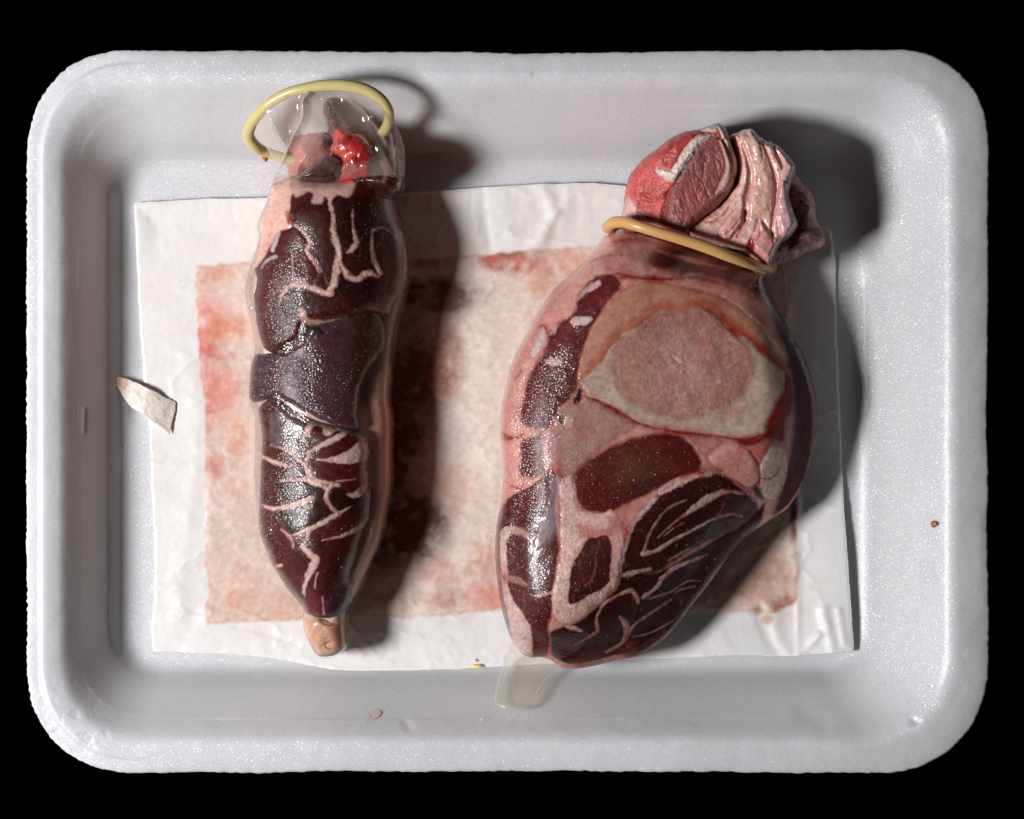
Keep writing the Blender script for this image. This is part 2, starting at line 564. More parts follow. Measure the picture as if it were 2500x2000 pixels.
class Env:
    """smooth upper surface of a packed sheath"""
    def __init__(s, outline, R, zmid, ztop, pw=1.0, h=5.0, sig=5.0, mod=None):
        s.out = smooth_closed(outline)
        lo = s.out.min(0) - 40; hi = s.out.max(0) + 40
        s.h = h; s.xs = np.arange(lo[0], hi[0], h); s.ys = np.arange(lo[1], hi[1], h)
        X, Y = np.meshgrid(s.xs, s.ys)
        sd = sd_poly(X, Y, s.out)
        f = round_profile(sd, R) ** pw
        fb = gblur(f, sig)
        w = sst(5, 60, sd)
        f = f * (1 - w) + fb * w
        zt = ztop if mod is None else mod(X, Y, sd)
        s.z = zmid + (zt - zmid) * f
    sample = Field.sample

# ------------------------------------------------------------------ the black ground
v = 3.0
tb = new_mesh('table', [(-v, -v, -0.0035), (v, -v, -0.0035), (v, v, -0.0035), (-v, v, -0.0035)], [(0, 1, 2, 3)], mat_plain('black_velvet', (0.00008, 0.00008, 0.00008), 1.0, 0.0))
tag(tb, 'pure black cloth surface under the white foam tray', kind='structure')

# ------------------------------------------------------------------ foam tray
def rounded_rect(x0, y0, x1, y1, rad, ns, nc):
    """clockwise in photo axes from the top-left corner's end; rad = tl,tr,br,bl"""
    tl, tr, br, bl = rad
    pts = []
    def seg(a, b):
        for k in range(ns): t = k / ns; pts.append((a[0] + (b[0] - a[0]) * t, a[1] + (b[1] - a[1]) * t))
    def arc(cx, cy, r, a0):
        for k in range(nc):
            a = math.radians(a0 + 90 * k / nc)
            ca, sa = math.cos(a), math.sin(a)
            e = 2 / 2.25
            pts.append((cx + r * math.copysign(abs(ca) ** e, ca), cy + r * math.copysign(abs(sa) ** e, sa)))
    seg((x0 + tl, y0), (x1 - tr, y0)); arc(x1 - tr, y0 + tr, tr, -90)
    seg((x1, y0 + tr), (x1, y1 - br)); arc(x1 - br, y1 - br, br, 0)
    seg((x1 - br, y1), (x0 + bl, y1)); arc(x0 + bl, y1 - bl, bl, 90)
    seg((x0, y1 - bl), (x0, y0 + tl)); arc(x0 + tl, y0 + tl, tl, 180)
    return np.array(pts)

WALL_H = 0.0215
def wall_z(t):
    """profile: t = 0 the rim's edge, 0.3 its crest, 1 where the floor begins"""
    return np.interp(t, _TT, _ZZ)
_TT = np.linspace(0, 1, 401)
_ZZ = np.interp(_TT, [0, 0.05, 0.12, 0.20, 0.26, 0.30, 0.335, 0.38, 0.46, 0.58, 0.70, 0.80, 0.87, 0.94, 1.0],
                [0.0200, 0.0206, 0.0210, 0.0213, 0.0215, 0.0214, 0.0208, 0.0195, 0.0165, 0.0120, 0.0077, 0.0042, 0.0019, 0.0004, 0.0])
_k = np.hanning(75); _k /= _k.sum()
_ZZ = np.convolve(np.concatenate([2 * _ZZ[0] - _ZZ[37:0:-1], _ZZ, np.zeros(37)]), _k, 'valid')

def make_tray():
    ns, nc = 230, 110
    outer = rounded_rect(66, 122, 2417, 1888, (265, 245, 290, 270), ns, nc)
    crest = rounded_rect(140, 192, 2322, 1812, (215, 190, 225, 215), ns, nc)
    inner = rounded_rect(318, 425, 2075, 1610, (95, 100, 105, 95), ns, nc)
    def ring_at(t, edge):
        if t < 0.3: return edge * (1 - t / 0.3) + crest * (t / 0.3)
        u = (t - 0.3) / 0.7
        return crest * (1 - u) + inner * u
    n = len(outer)
    # long sides bow a little, corners flare
    cx = (outer[:, 0] - 1250) / 1180; cy = (outer[:, 1] - 1000) / 885
    outer[:, 1] += np.where(cy < -0.8, 7 * np.cos(cx * 1.6) ** 2 * (np.abs(cx) < 0.95), 0)
    outer[:, 1] -= np.where(cy > 0.8, 6 * np.cos(cx * 1.6) ** 2, 0)
    outer[:, 0] -= np.where(cx > 0.8, 6 * np.cos(cy * 1.4) ** 2, 0)
    tang = np.roll(outer, -1, 0) - np.roll(outer, 1, 0)
    tang /= np.linalg.norm(tang, axis=1, keepdims=True)
    nor = np.stack([tang[:, 1], -tang[:, 0]], 1)
    arcl = np.cumsum(np.linalg.norm(np.roll(outer, -1, 0) - outer, axis=1))
    # ragged cut edge
    rag = 2.6 * fbm(arcl, arcl * 0 + 3.3, 14, 3, 5) + 3.0 * fbm(arcl, arcl * 0 + 1.7, 160, 3, 9)
    leftside = np.clip(-cx - 0.75, 0, 0.25) * 4
    rag += leftside * 1.5 * np.sin(arcl / 2.9 + 1.5 * fbm(arcl, arcl * 0 + 8, 30, 3, 4)) * (0.5 + 1.2 * fbm(arcl, arcl * 0 + 5, 40, 3, 6))
    ragged = outer + nor * rag[:, None]
    T = np.concatenate([np.linspace(0, 0.12, 9), np.linspace(0.14, 0.5, 40), np.linspace(0.515, 1.0, 40)])
    rings = []
    for t in T:
        q = sst(0.0, 0.07, t)
        p = ring_at(t, ragged * (1 - q) + outer * q)
        z = np.full(n, wall_z(t))
        if t < 0.5:
            z = z + (0.00016 * fbm(p[:, 0], p[:, 1], 60, 3, 21) + 0.0003 * fbm(p[:, 0], p[:, 1], 260, 2, 23))
        # dented flange at the lower-left corner and the doubled lip on the left
        d = np.exp(-((p[:, 0] - 175) ** 2 + (p[:, 1] - 1800) ** 2) / 80 ** 2)
        z = z - d * (0.0011 * sst(0.12, 0.0, t) + 0.0007 * np.maximum(0, fbm(p[:, 0], p[:, 1], 26, 3, 77)))
        lip = leftside * (sst(0.15, 0.115, t) * 0.0020 - 0.0011 * max(0.0, 1 - t / 0.12))
        z = z - lip - np.clip(-cx - 0.75, 0, 0.25) * 4 * 0.0013 * sst(0.12, 0.30, t) * (1 - sst(0.30, 0.55, t))
        if 0.3 < t:
            for (ax, ay, bx, by, wd, dp) in ((208, 1000, 205, 1055, 5, .0005), (318, 985, 326, 1040, 5, .0007), (300, 1090, 285, 1150, 4, .0004), (1960, 1740, 2010, 1765, 22, .0004), (990, 1765, 1000, 1780, 9, .0004), (2230, 1760, 2300, 1800, 10, .0006), (2110, 700, 2120, 1000, 8, .0002), (1010, 380, 1080, 372, 4, .0003)):
                P2 = np.array([[ax, ay], [bx, by]], float)
                z = z - dp * np.exp(-(sd_line(p[:, 0], p[:, 1], P2, np.zeros(2)) / wd) ** 2)
        kx = np.array([kz(q) for q in (0.0, WALL_H)])
        k = kx[0] + (kx[1] - kx[0]) * z / WALL_H
        rings.append(np.stack([(p[:, 0] - 1250) * k, (1000 - p[:, 1]) * k, z], 1))
    floor_c = np.array([1215, 1008.0])
    for f in np.linspace(0.97, 0.02, 30):
        p = floor_c + (inner - floor_c) * f
        z = 0.00025 * fbm(p[:, 0], p[:, 1], 200, 3, 41) * min(1, (1 - f) * 6)
        rings.append(np.stack([(p[:, 0] - 1250) * kz(0), (1000 - p[:, 1]) * kz(0), z], 1))
    top = len(rings)
    # underside, 3 mm of foam
    und = []
    first = rings[0]
    e = first.copy(); e[:, 2] -= 0.0024; und.append(e)
    for t in (0.1, 0.22, 0.35, 0.6, 0.9):
        p = ring_at(t, outer)
        p = p - nor * (-9 if t < 0.3 else -14) * (-1)
        z = np.full(n, wall_z(t) - 0.003)
        und.append(np.stack([(p[:, 0] - 1250) * kz(0.01), (1000 - p[:, 1]) * kz(0.01), z], 1))
    p = floor_c + (inner - floor_c) * 0.9
    und.append(np.stack([(p[:, 0] - 1250) * kz(0), (1000 - p[:, 1]) * kz(0), np.full(n, -0.003)], 1))
    p = floor_c + (inner - floor_c) * 0.02
    und.append(np.stack([(p[:, 0] - 1250) * kz(0), (1000 - p[:, 1]) * kz(0), np.full(n, -0.003)], 1))
    allr = und[::-1] + rings
    V = np.vstack(allr)
    F = []
    ar = np.arange(n); nx = (ar + 1) % n
    for r in range(len(allr) - 1):
        a = r * n; b = (r + 1) * n
        F.append(np.stack([a + ar, b + ar, b + nx, a + nx], 1))
    F = np.vstack(F)
    o = new_mesh('foam_tray', V, F, M_FOAM)
    tag(o, 'white polystyrene foam meat tray with rounded corners on black', 'tray')
    return o
make_tray()

# ------------------------------------------------------------------ absorbent pad
def make_pad():
    out = px((328, 497), (420, 490), (500, 486), (640, 484), (800, 482), (1000, 470), (1110, 464), (1200, 457), (1330, 450), (1450, 448), (1700, 470), (1900, 520),
             (2030, 560), (2040, 650), (2044, 800), (2052, 1000), (2060, 1250), (2070, 1400), (2078, 1510), (2083, 1588), (2020, 1594), (1950, 1600), (1890, 1604), (1800, 1598), (1690, 1606),
             (1500, 1612), (1250, 1626), (1120, 1634), (1000, 1640), (860, 1642), (760, 1626), (660, 1606), (560, 1596), (470, 1594), (370, 1590), (369, 1520),
             (377, 1440), (376, 1330), (370, 1200), (364, 1060), (350, 920), (340, 800), (334, 650))
    f = Field(out, h=4.0, zref=0.001, smooth=False)
    X, Y, sd = f.X, f.Y, f.sd
    f.sd = sd = sd + 1.5 * fbm(X, Y, 40, 3, 3)
    f.base(A(236, 234, 232, 1.0), 0.38, 0, 0)
    n1 = 0.6 * fbm(X, Y, 300, 4, 12); n2 = fbm(X, Y, 60, 4, 13); n3 = fbm(X, Y, 12, 3, 14)
    f.col *= (1 + 0.03 * n2 + 0.02 * n3)[..., None]
    f.z[:] = 0.0011 + 0.0003 * n1 + 0.00004 * n2
    f.z += 0.0003 * np.maximum(0, fbm(X * 2.2, Y * 0.5, 90, 3, 19)) * sst(640, 480, Y)
    # embossed dots and faint pink seepage in the paper
    w1, _, _ = worley(X, Y, 22, 5)
    f.z += 0.00003 * sst(0.42, 0.1, w1)
    blush = np.maximum(0, fbm(X, Y, 70, 4, 66)) * sst(90, 0, np.abs(X - 385)) * 0.6
    f.col *= 1 - blush[..., None] * np.array([0.0, 0.22, 0.3])
    # creases: sharp ridges
    for pts, hgt, wd in (
        (px((1178, 470), (1186, 540), (1200, 640)), -0.0007, 12), (px((1320, 455), (1345, 500), (1340, 560), (1290, 640)), 0.0013, 14),
        (px((1360, 520), (1310, 580), (1262, 640)), 0.0008, 12), (px((1385, 470), (1375, 560)), 0.0006, 14), (px((1240, 500), (1250, 600)), 0.0006, 22),
        (px((1945, 1150), (1948, 1600)), 0.0007, 7), (px((2010, 1490), (2025, 1560), (2035, 1600)), 0.0014, 12), (px((2045, 1490), (2060, 1570)), 0.0010, 10),
        (px((1998, 1550), (1950, 1600)), 0.0014, 9), (px((1850, 1490), (1880, 1560), (1910, 1606)), -0.0012, 14), (px((1880, 1480), (1900, 1560), (1925, 1604)), 0.0012, 16),
        (px((378, 1440), (500, 1432)), 0.0006, 10), (px((475, 1500), (430, 1590)), -0.0007, 16), (px((575, 1530), (640, 1545), (730, 1575)), -0.0004, 6),
        (px((560, 1590), (660, 1570), (760, 1560)), 0.0004, 14), (px((470, 900), (480, 1100), (452, 1300), (440, 1500)), 0.0005, 26), (px((350, 600), (480, 590)), 0.0003, 20),
        (px((620, 1530), (640, 1600)), 0.0003, 16), (px((1000, 1580), (1150, 1570)), 0.0003, 22), (px((1700, 1540), (1800, 1520), (1850, 1500)), 0.0009, 24)):
        d = sd_line(X, Y, smooth_open(pts), np.ones(len(smooth_open(pts))) * 0)
        f.z += 0.55 * hgt * np.exp(-(d / (wd * 1.15)) ** 2) * (0.75 + 0.5 * fbm(X, Y, 40, 2, 7))
    f.z += 0.00022 * (1 - np.abs(fbm(X * 0.7, Y, 130, 4, 27)) * 3).clip(0, 1) ** 3
    # the right edge lifts, so it throws a shadow
    f.z += 0.0023 * sst(1900, 2080, X) * sst(1050, 1400, Y) + 0.0012 * sst(60, 0, sd) * sst(700, 500, Y)
    # soaked core
    core = px((478, 648), (560, 643), (700, 638), (900, 632), (1000, 632), (1180, 622), (1280, 612), (1440, 602), (1700, 590), (1900, 585), (1930, 680), (1938, 900), (1940, 1150),
              (1946, 1300), (1950, 1400), (1944, 1465), (1925, 1482), (1890, 1500), (1830, 1494), (1600, 1500), (1400, 1496), (1210, 1490), (1100, 1502), (1000, 1508), (880, 1505), (730, 1514), (620, 1520), (505, 1523),
              (500, 1480), (512, 1440), (500, 1380), (503, 1250), (500, 1100), (500, 980), (488, 900), (480, 760))
    def tex(X, Y, sd, c):
        c = np.array(c)
        out = c * (1 + 0.10 * fbm(X, Y, 50, 4, 4)[..., None])
        def mixc(m, rgb):
            nonlocal out
            m = 0.85 * np.clip(m * (0.7 + 0.6 * fl), 0, 1)[..., None]
            out = out * (1 - m) + np.asarray(rgb) * m
        n = fbm(X, Y, 130, 5, 8)
        fl = 0.5 + 0.9 * fbm(X, Y, 16, 4, 77)
        pk = A(222, 120, 104); rd = A(196, 78, 62); og = A(214, 142, 104); wh = A(236, 222, 212); br = A(170, 96, 74); dk = A(84, 20, 15)
        # tan wash low, pink band on the left, white fibrous middle
        mixc(0.55 * sst(1150, 1350, Y) * sst(1.0, -0.4, n), A(214, 184, 168))
        mixc(0.55 * sst(620, 500, X) * sst(1150, 900, Y) * (0.55 + 0.9 * n), pk)
        mixc(1.3 * np.exp(-((X - 1140) / 170) ** 2 - ((Y - 980) / 300) ** 2) * (0.9 + 0.6 * fbm(X, Y, 60, 4, 44)), wh)
        sp = fbm(X, Y, 46, 5, 90)
        def blob(x, y, rx, ry, rgb, k=1.0, sharp=0.4):
            g = np.exp(-((X - x) / rx) ** 2 - ((Y - y) / ry) ** 2)
            mixc(k * sst(0.5 - sharp, 0.5 + sharp, g + 0.45 * sp * g), rgb)
        blob(500, 800, 60, 60, pk, .8); blob(560, 800, 50, 35, og, .8); blob(505, 862, 45, 26, rd, .6); blob(530, 670, 70, 22, og, .7); blob(560, 870, 20, 18, rd, .5)
        blob(540, 960, 60, 70, pk, .6); blob(580, 1070, 25, 60, og, .7); blob(525, 1140, 32, 40, rd, .55); blob(575, 1190, 40, 30, og, .4); blob(510, 1010, 10, 60, rd, .5)
        blob(570, 1440, 60, 70, og, .55); blob(690, 1480, 70, 40, og, .4)
        blob(1240, 640, 75, 30, br, .95, .3); blob(1195, 634, 32, 13, rd, .9); blob(1300, 645, 60, 34, rd, .55); blob(1250, 618, 36, 10, dk, .5); blob(1390, 640, 60, 40, og, .6); blob(1320, 690, 40, 40, og, .6)
        blob(1070, 725, 110, 48, dk, 1.3); blob(1040, 642, 60, 14, br, .7); blob(1000, 960, 70, 190, dk, 1.2); blob(1015, 1290, 85, 95, dk, 1.4); blob(1080, 1400, 60, 40, rd, .35); blob(905, 1330, 70, 80, dk, 1.0); blob(1090, 880, 50, 120, br, .8); blob(960, 1130, 60, 120, dk, 1.0)
        blob(1090, 1460, 50, 26, br, .45); blob(1190, 1460, 60, 40, pk, .75); blob(1180, 1370, 50, 50, og, .5); blob(1110, 1190, 60, 70, og, .4)
        blob(1925, 1470, 40, 18, br, .8); blob(1900, 1500, 16, 30, rd, .6); blob(1880, 1400, 60, 70, br, .5); blob(1938, 1300, 10, 90, dk, .8); blob(1780, 1430, 90, 50, br, .4)
        # bloody rim line
        mixc(0.55 * np.exp(-((sd - 3) / 4.0) ** 2) * (0.4 + 0.8 * fbm(X, Y, 60, 3, 61)), rd)
        fib = fbm(X * 1.0 + 20 * fbm(X, Y, 60, 2, 2), Y * 3.0, 22, 3, 70)
        out = out * (1 + 0.10 * fib + 0.12 * fbm(X, Y, 8, 2, 71))[..., None]
        out = out + 0.5 * (A(238, 226, 216) - out) * np.clip(fbm(X, Y, 34, 5, 91) * 1.8 - 0.15, 0, 1)[..., None]
        return np.clip(out, 0.01, 0.86)
    f.paint('soaked_core', core, A(224, 200, 188), edge=6, rise=0.0003, soft=14, rough=0.5, jit=(6, 20), tex=tex, smooth=False,
            label='pink and red blood-stained absorbent core')
    od = -sd_poly(X, Y, core)
    sp_ = sst(70, 0, od) * (od > -4) * np.clip(fbm(X, Y, 60, 5, 33) * 1.6, 0, 1) * 0.5
    f.col *= 1 - sp_[..., None] * np.array([0.04, 0.30, 0.36])
    core_m = sst(0, 10, sd_poly(X, Y, core))
    f.z += core_m * (0.00012 * fbm(X, Y, 18, 4, 50) + 0.0003 * fbm(X, Y, 90, 3, 51))
    # spots of seepage beside the core
    for (x, y, r, c) in ((1872, 1512, 13, A(196, 160, 110)), (1850, 1490, 12, A(150, 110, 90)), (372, 1395, 9, A(228, 200, 180))):
        f.paint(None, [(x - r, y), (x, y - r), (x + r, y), (x, y + r)], c, edge=8, part=False, op=0.8)
    f.names[0] = 'paper_cover'
    f.zedge = np.maximum(f.z - 0.0003, 0.0006)
    f.zb = np.maximum(f.z - 0.0009, 0.0004)
    root = f.build('absorbent_pad', M_PAD)
    tag(root, 'white absorbent pad with a bloodstained centre lying on the tray floor', 'pad')
    # torn corner of the cover folded outwards on the left
    fl = Field(px((276, 924), (300, 922), (325, 931), (375, 955), (425, 982), (428, 990), (420, 1030), (413, 1062), (405, 1052), (350, 1014), (312, 985)), h=1.5, zref=0.003, smooth=True)
    fl.sd = fl.sd + 2.5 * fbm(fl.X, fl.Y, 16, 3, 8)
    fl.base(A(226, 216, 208), 0.45, 0, 0)
    n = fbm(fl.X, fl.Y, 40, 4, 9)
    fl.col *= (1 + 0.04 * n)[..., None]
    fl.z = 0.0023 + 0.0009 * sst(420, 280, fl.X) + 0.0005 * n + 0.0009 * np.sin(fl.X / 26)
    fl.zb = fl.z - 0.0002; fl.zedge = fl.z - 0.0001
    fl.paint(None, px((270, 915), (300, 915), (312, 945), (290, 955)), A(226, 178, 150), edge=8, part=False, op=0.7)
    fl.build('folded_flap', M_PAD, root)['label'] = 'torn pointed flap of the cover folded out to the left'
    return f
PAD = make_pad()

# ------------------------------------------------------------------ textures for tissue
def tx_fat(seed):
    def t(X, Y, sd, c):
        f1, f2, r = worley(X, Y, 6.5, seed)
        v = 1 + 0.30 * (r - 0.5) + 0.14 * fbm(X, Y, 26, 3, seed)
        gap = sst(0.22, 0.0, f2 - f1) * 0.16
        o = np.array(c) * v[..., None]
        return o * (1 - gap[..., None] * np.array([0.25, 0.5, 0.5]))
    return t
def tx_muscle(seed, ang=0.3, st=4.0, amt=0.22, dark=0.66, marb=0.2):
    ca, sa = math.cos(ang), math.sin(ang)
    def t(X, Y, sd, c):
        u = X * ca + Y * sa; v = -X * sa + Y * ca
        n = fbm(u, v * st, 34, 4, seed) * amt * 1.4 + fbm(X, Y, 80, 4, seed + 5) * 0.30 + fbm(X, Y, 9, 2, seed + 2) * 0.22
        o = np.array(c) * dark * (1 + n)[..., None]
        red = np.clip(fbm(X, Y, 60, 4, seed + 9), 0, 1)[..., None]
        wx = X + 12 * fbm(X, Y, 30, 3, seed + 11)
        ln = np.exp(-(fbm(wx, Y, 58, 3, seed + 12) / 0.022) ** 2) * np.clip(fbm(X, Y, 75, 3, seed + 13) * 3.0, 0, 1)
        o = o + (A(150, 108, 102) - o) * marb * ln[..., None]
        return o * (1 + red * np.array([0.35, 0.0, 0.0]))
    return t
def tx_mottle(seed, sc=40, amt=0.16):
    def t(X, Y, sd, c):
        n = fbm(X, Y, sc, 5, seed)
        return np.array(c) * (1 + amt * n[..., None] * np.array([0.6, 1.1, 1.1]))
    return t

MUS = A(82, 27, 26); MUS2 = A(98, 34, 32); FAT = A(206, 172, 164); FATP = A(226, 176, 160); FATD = A(172, 132, 124)

def fat_height(f, seed):
    """crumbly relief wherever a fat part lies"""
    ids = [i for i, n in enumerate(f.names) if n and n.startswith('fat')]
    m = np.isin(f.lab, ids).astype(float)
    f1, f2, r = worley(f.X, f.Y, 7.0, seed)
    f.z += gblur(m, 1.2) * 0.00005 * (1 - f1)

def seep(f, k=0.45, width=7.0, seed=5):
    """blood and juice gather along the seams between tissues; flesh is blotchy"""
    L = f.lab
    e = np.zeros(L.shape)
    e[:, 1:] += L[:, 1:] != L[:, :-1]; e[1:, :] += L[1:, :] != L[:-1, :]
    e = np.clip(gblur(np.clip(e, 0, 1), width / f.h * 0.5) * 3.2, 0, 1)
    n = np.clip(0.55 + 1.1 * fbm(f.X, f.Y, 34, 4, seed), 0, 1.2)
    m = (e * n * k)[..., None]
    f.col *= 1 - m * np.array([0.45, 0.95, 0.95])
    b = fbm(f.X, f.Y, 44, 5, seed + 1); b2 = fbm(f.X, f.Y, 13, 4, seed + 2)
    f.col *= (1 + 0.10 * b2)[..., None]
    rd = np.clip(b * 1.5 - 0.05, 0, 1)[..., None] * k
    f.col *= 1 - rd * np.array([0.10, 0.42, 0.40])

# ------------------------------------------------------------------ left sheath and its filling
L_OUT = px((653, 447), (668, 420), (700, 400), (760, 385), (850, 372), (930, 362), (985, 375), (989, 400), (983, 452), (966, 474), (965, 495), (974, 529), (990, 567), (999, 620), (1000, 672), (988, 734), (978, 760),
           (966, 816), (958, 886), (952, 967), (958, 1019), (957, 1106), (956, 1185), (946, 1246), (938, 1289), (926, 1335), (906, 1379), (877, 1443), (862, 1477), (846, 1509), (846, 1579),
           (833, 1602), (807, 1615), (778, 1617), (761, 1608), (745, 1583), (731, 1547), (730, 1504), (720, 1477), (685, 1434), (656, 1388), (639, 1347), (622, 1301), (613, 1251), (608, 1179),
           (608, 1130), (610, 1062), (609, 1019), (600, 996), (596, 975), (601, 903), (608, 856), (606, 822), (599, 781), (587, 730), (586, 693), (594, 658), (614, 602), (622, 571), (619, 540), (641, 485))
def l_top(X, Y, sd):
    z = 0.0285 + 0 * X
    z = z - 0.004 * sst(1350, 1620, Y)
    z = z + 0.0012 * np.exp(-((Y - 640) / 150) ** 2)
    return z
L_ENV = Env(L_OUT, 185, 0.0115, 0.0285, 0.95, sig=6.0, mod=l_top)
ZL = 0.022
L_FIELDS = []

def piece(outline, lift, edge_r=26.0, edge_d=0.0032, depth=0.010, h=2.0, env=None, zref=ZL, jag=(3.0, 30.0), smooth=True, wob=0.0006, seed=1):
    f = Field(outline, h=h, zref=zref, smooth=smooth)
    f.sd = f.sd + jag[0] * fbm(f.X, f.Y, jag[1], 4, seed)
    e = (env or L_ENV).sample(f.X, f.Y)
    rp = round_profile(f.sd, edge_r)
    f.rk = 0.14
    f.z = e + lift - edge_d * (1 - rp) + wob * fbm(f.X, f.Y, 120, 4, seed + 2) * rp
    f.auto = depth
    return f

def make_left():
    # pale lining that shows at the flanks
    base = Field(L_OUT, h=3.0, zref=ZL)
    base.sd = np.minimum(base.sd - 6, base.Y - 446)
    base.z = L_ENV.sample(base.X, base.Y) - 0.0008 - 0.0022 * sst(15, 60, base.sd)
    base.zedge = np.full(base.X.shape, 0.0115); base.zb = 0.0115 - (0.0095) * round_profile(base.sd, 150)
    base.base(A(196, 158, 150), 0.4, 0.3, 0.3)
    n = fbm(base.X, base.Y, 70, 5, 3)
    base.col *= (1 + 0.22 * n)[..., None]
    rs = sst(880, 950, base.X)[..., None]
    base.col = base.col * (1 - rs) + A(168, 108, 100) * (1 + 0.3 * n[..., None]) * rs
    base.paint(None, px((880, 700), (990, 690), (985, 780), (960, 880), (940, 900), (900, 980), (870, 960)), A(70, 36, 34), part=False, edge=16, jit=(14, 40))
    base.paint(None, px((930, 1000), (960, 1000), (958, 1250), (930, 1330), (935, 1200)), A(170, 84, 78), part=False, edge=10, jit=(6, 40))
    r = base.build('fat_slab', M_MEAT)
    tag(r, 'long pale pink fat lining down the flanks of the left condom', 'fat')

    # --- purple slab
    slab = piece(z2((395, 575), (440, 548), (600, 560), (760, 500), (850, 430), (900, 330), (1050, 300), (1230, 250), (1420, 200), (1500, 300), (1520, 480), (1440, 620), (1350, 760), (1300, 900),
                    (1290, 1050), (1300, 1200), (1200, 1190), (1000, 1130), (850, 1060), (720, 990), (590, 925), (490, 965), (420, 985), (368, 965), (345, 900), (352, 740), (368, 640)), 0.0003, edge_r=16, edge_d=0.0026, seed=5)
    slab.base(A(78, 44, 52), 0.35, 0.9, 0.12)
    slab.col = tx_muscle(7, 1.4, 5, 0.12, 0.8, 0.0)(slab.X, slab.Y, None, slab.col)
    slab.mist[:] = 0.25 + 0.7 * sst(905, 800, slab.X) * sst(820, 870, slab.Y)
    slab.paint('torn_membrane', z2((1240, 150), (1450, 120), (1620, 120), (1600, 380), (1580, 560), (1530, 560), (1500, 640), (1440, 600), (1350, 750), (1260, 820), (1230, 600), (1250, 400)), A(66, 36, 32), edge=5, rough=0.5, wet=0.4, grain=0.5,
               jit=(9, 18), rise=0.0006, tex=tx_muscle(12, 1.35, 6, 0.4))
    slab.paint('membrane_flake', z2((1140, 100), (1210, 80), (1240, 130), (1270, 190), (1200, 220), (1150, 160)), A(130, 92, 80), edge=4, rise=0.0012, soft=4, wet=1.0)
    slab.paint('dark_crease', z2((880, 370), (940, 375), (1000, 400)), A(40, 16, 20), w=[10, 24, 10], edge=5, groove=0.0006)
    # wet flecks along the fold
    for i, (x, y) in enumerate(((880, 450), (960, 430), (990, 500), (980, 600), (1000, 700), (1000, 760), (800, 530), (1010, 540), (950, 610))):
        slab.paint(None, z2((x - 22, y), (x, y - 14), (x + 22, y), (x, y + 14)), None, rise=0.0007, soft=4, part=False, jit=(3, 9))
    slab.names[0] = 'muscle_face'
    r = slab.build('meat_slab', M_MEAT)
    tag(r, 'smooth dark purple meat slab across the waist of the left condom', 'meat')
    L_FIELDS.append(slab)

    # --- upper marbled chunk
    up = piece(z1((430, 850), (520, 825), (610, 790), (700, 800), (780, 815), (900, 815), (1010, 815), (1120, 785), (1260, 770), (1330, 900), (1345, 1000), (1375, 1100), (1405, 1200), (1428, 1350),
                  (1425, 1500), (1395, 1650)) + z2((1620, 130), (1560, 260), (1430, 240), (1300, 265), (1210, 290), (1000, 325), (905, 345), (865, 390), (855, 440), (805, 490), (700, 545),
                  (610, 568), (520, 552), (460, 512), (420, 430), (395, 320), (380, 200), (378, 60)) + z1((315, 1640), (335, 1570), (330, 1500), (300, 1450), (335, 1300), (350, 1210), (345, 1110), (410, 960)),
               0.0006, edge_r=34, edge_d=0.0052, seed=8)
    up.base(MUS, 0.38, 0.65, 0.45)
    up.col = tx_muscle(21, 1.2)(up.X, up.Y, None, up.col)
    # the two big lobes
    for k, (pts, c) in enumerate((
        (z1((530, 1200), (600, 1190), (650, 1180), (720, 1260), (720, 1350), (800, 1490), (760, 1560), (640, 1560), (560, 1600), (480, 1680), (500, 1850), (420, 1900), (330, 1720), (340, 1580), (420, 1440), (500, 1370), (490, 1290)), A(92, 34, 34)),
        (z1((640, 1160), (630, 1050), (700, 1000), (880, 990), (905, 1100), (925, 1300), (940, 1450), (880, 1600), (830, 1490), (760, 1380), (750, 1290)), A(72, 22, 22)),
        (z1((930, 980), (1030, 960), (1150, 960), (1280, 1060), (1280, 1150), (1180, 1180), (1180, 1330), (1200, 1460), (1080, 1510), (990, 1480), (950, 1380), (940, 1250), (920, 1100)), A(60, 20, 22)),
        (z1((1190, 1190), (1300, 1180), (1380, 1290), (1410, 1400), (1400, 1550), (1300, 1600), (1230, 1520), (1200, 1400)), A(70, 28, 28)),
        (z1((960, 1480), (1010, 1540), (1080, 1560), (1180, 1530), (1280, 1620), (1250, 1700), (1100, 1740), (960, 1660), (930, 1600)), A(52, 17, 19)),
        (z1((600, 1620), (720, 1620), (870, 1670), (950, 1680), (1000, 1760), (1100, 1800), (1050, 1880), (850, 1860), (780, 1790), (700, 1850), (600, 1820), (530, 1700)), A(74, 24, 24)))):
        up.paint('muscle_lobe', pts, c, edge=7, jit=(3, 30), rise=0.0008, soft=30, groove=0.0005, gw=5, tex=tx_muscle(30 + k, 0.5 + k * 0.5), seed=k)
    up.paint('fat_cap', z1((430, 850), (520, 820), (610, 785), (700, 795), (640, 900), (610, 960), (600, 1060), (588, 1080), (622, 1160), (590, 1185), (530, 1200), (490, 1260), (470, 1290), (400, 1400), (320, 1470), (290, 1450), (330, 1300), (345, 1210), (335, 1110), (400, 960)),
             FATP, edge=3, jit=(2.5, 18), rise=0.0012, soft=14, groove=0.0006, rough=0.35, wet=0.9, grain=0.15, tex=tx_mottle(3, 60, 0.12), label='smooth salmon-pink fat on the left shoulder')
    up.paint('fat_cap', z1((610, 790), (700, 800), (760, 820), (860, 815), (940, 830), (1040, 820), (1060, 880), (1020, 960), (940, 950), (890, 985), (850, 960), (830, 1010), (760, 1000), (770, 945), (730, 925), (660, 960), (620, 930), (600, 860)),
             A(192, 154, 146), edge=4, jit=(3, 14), rise=0.0008, soft=10, rough=0.4, wet=0.9, grain=0.2, tex=tx_mottle(5, 30, 0.2))
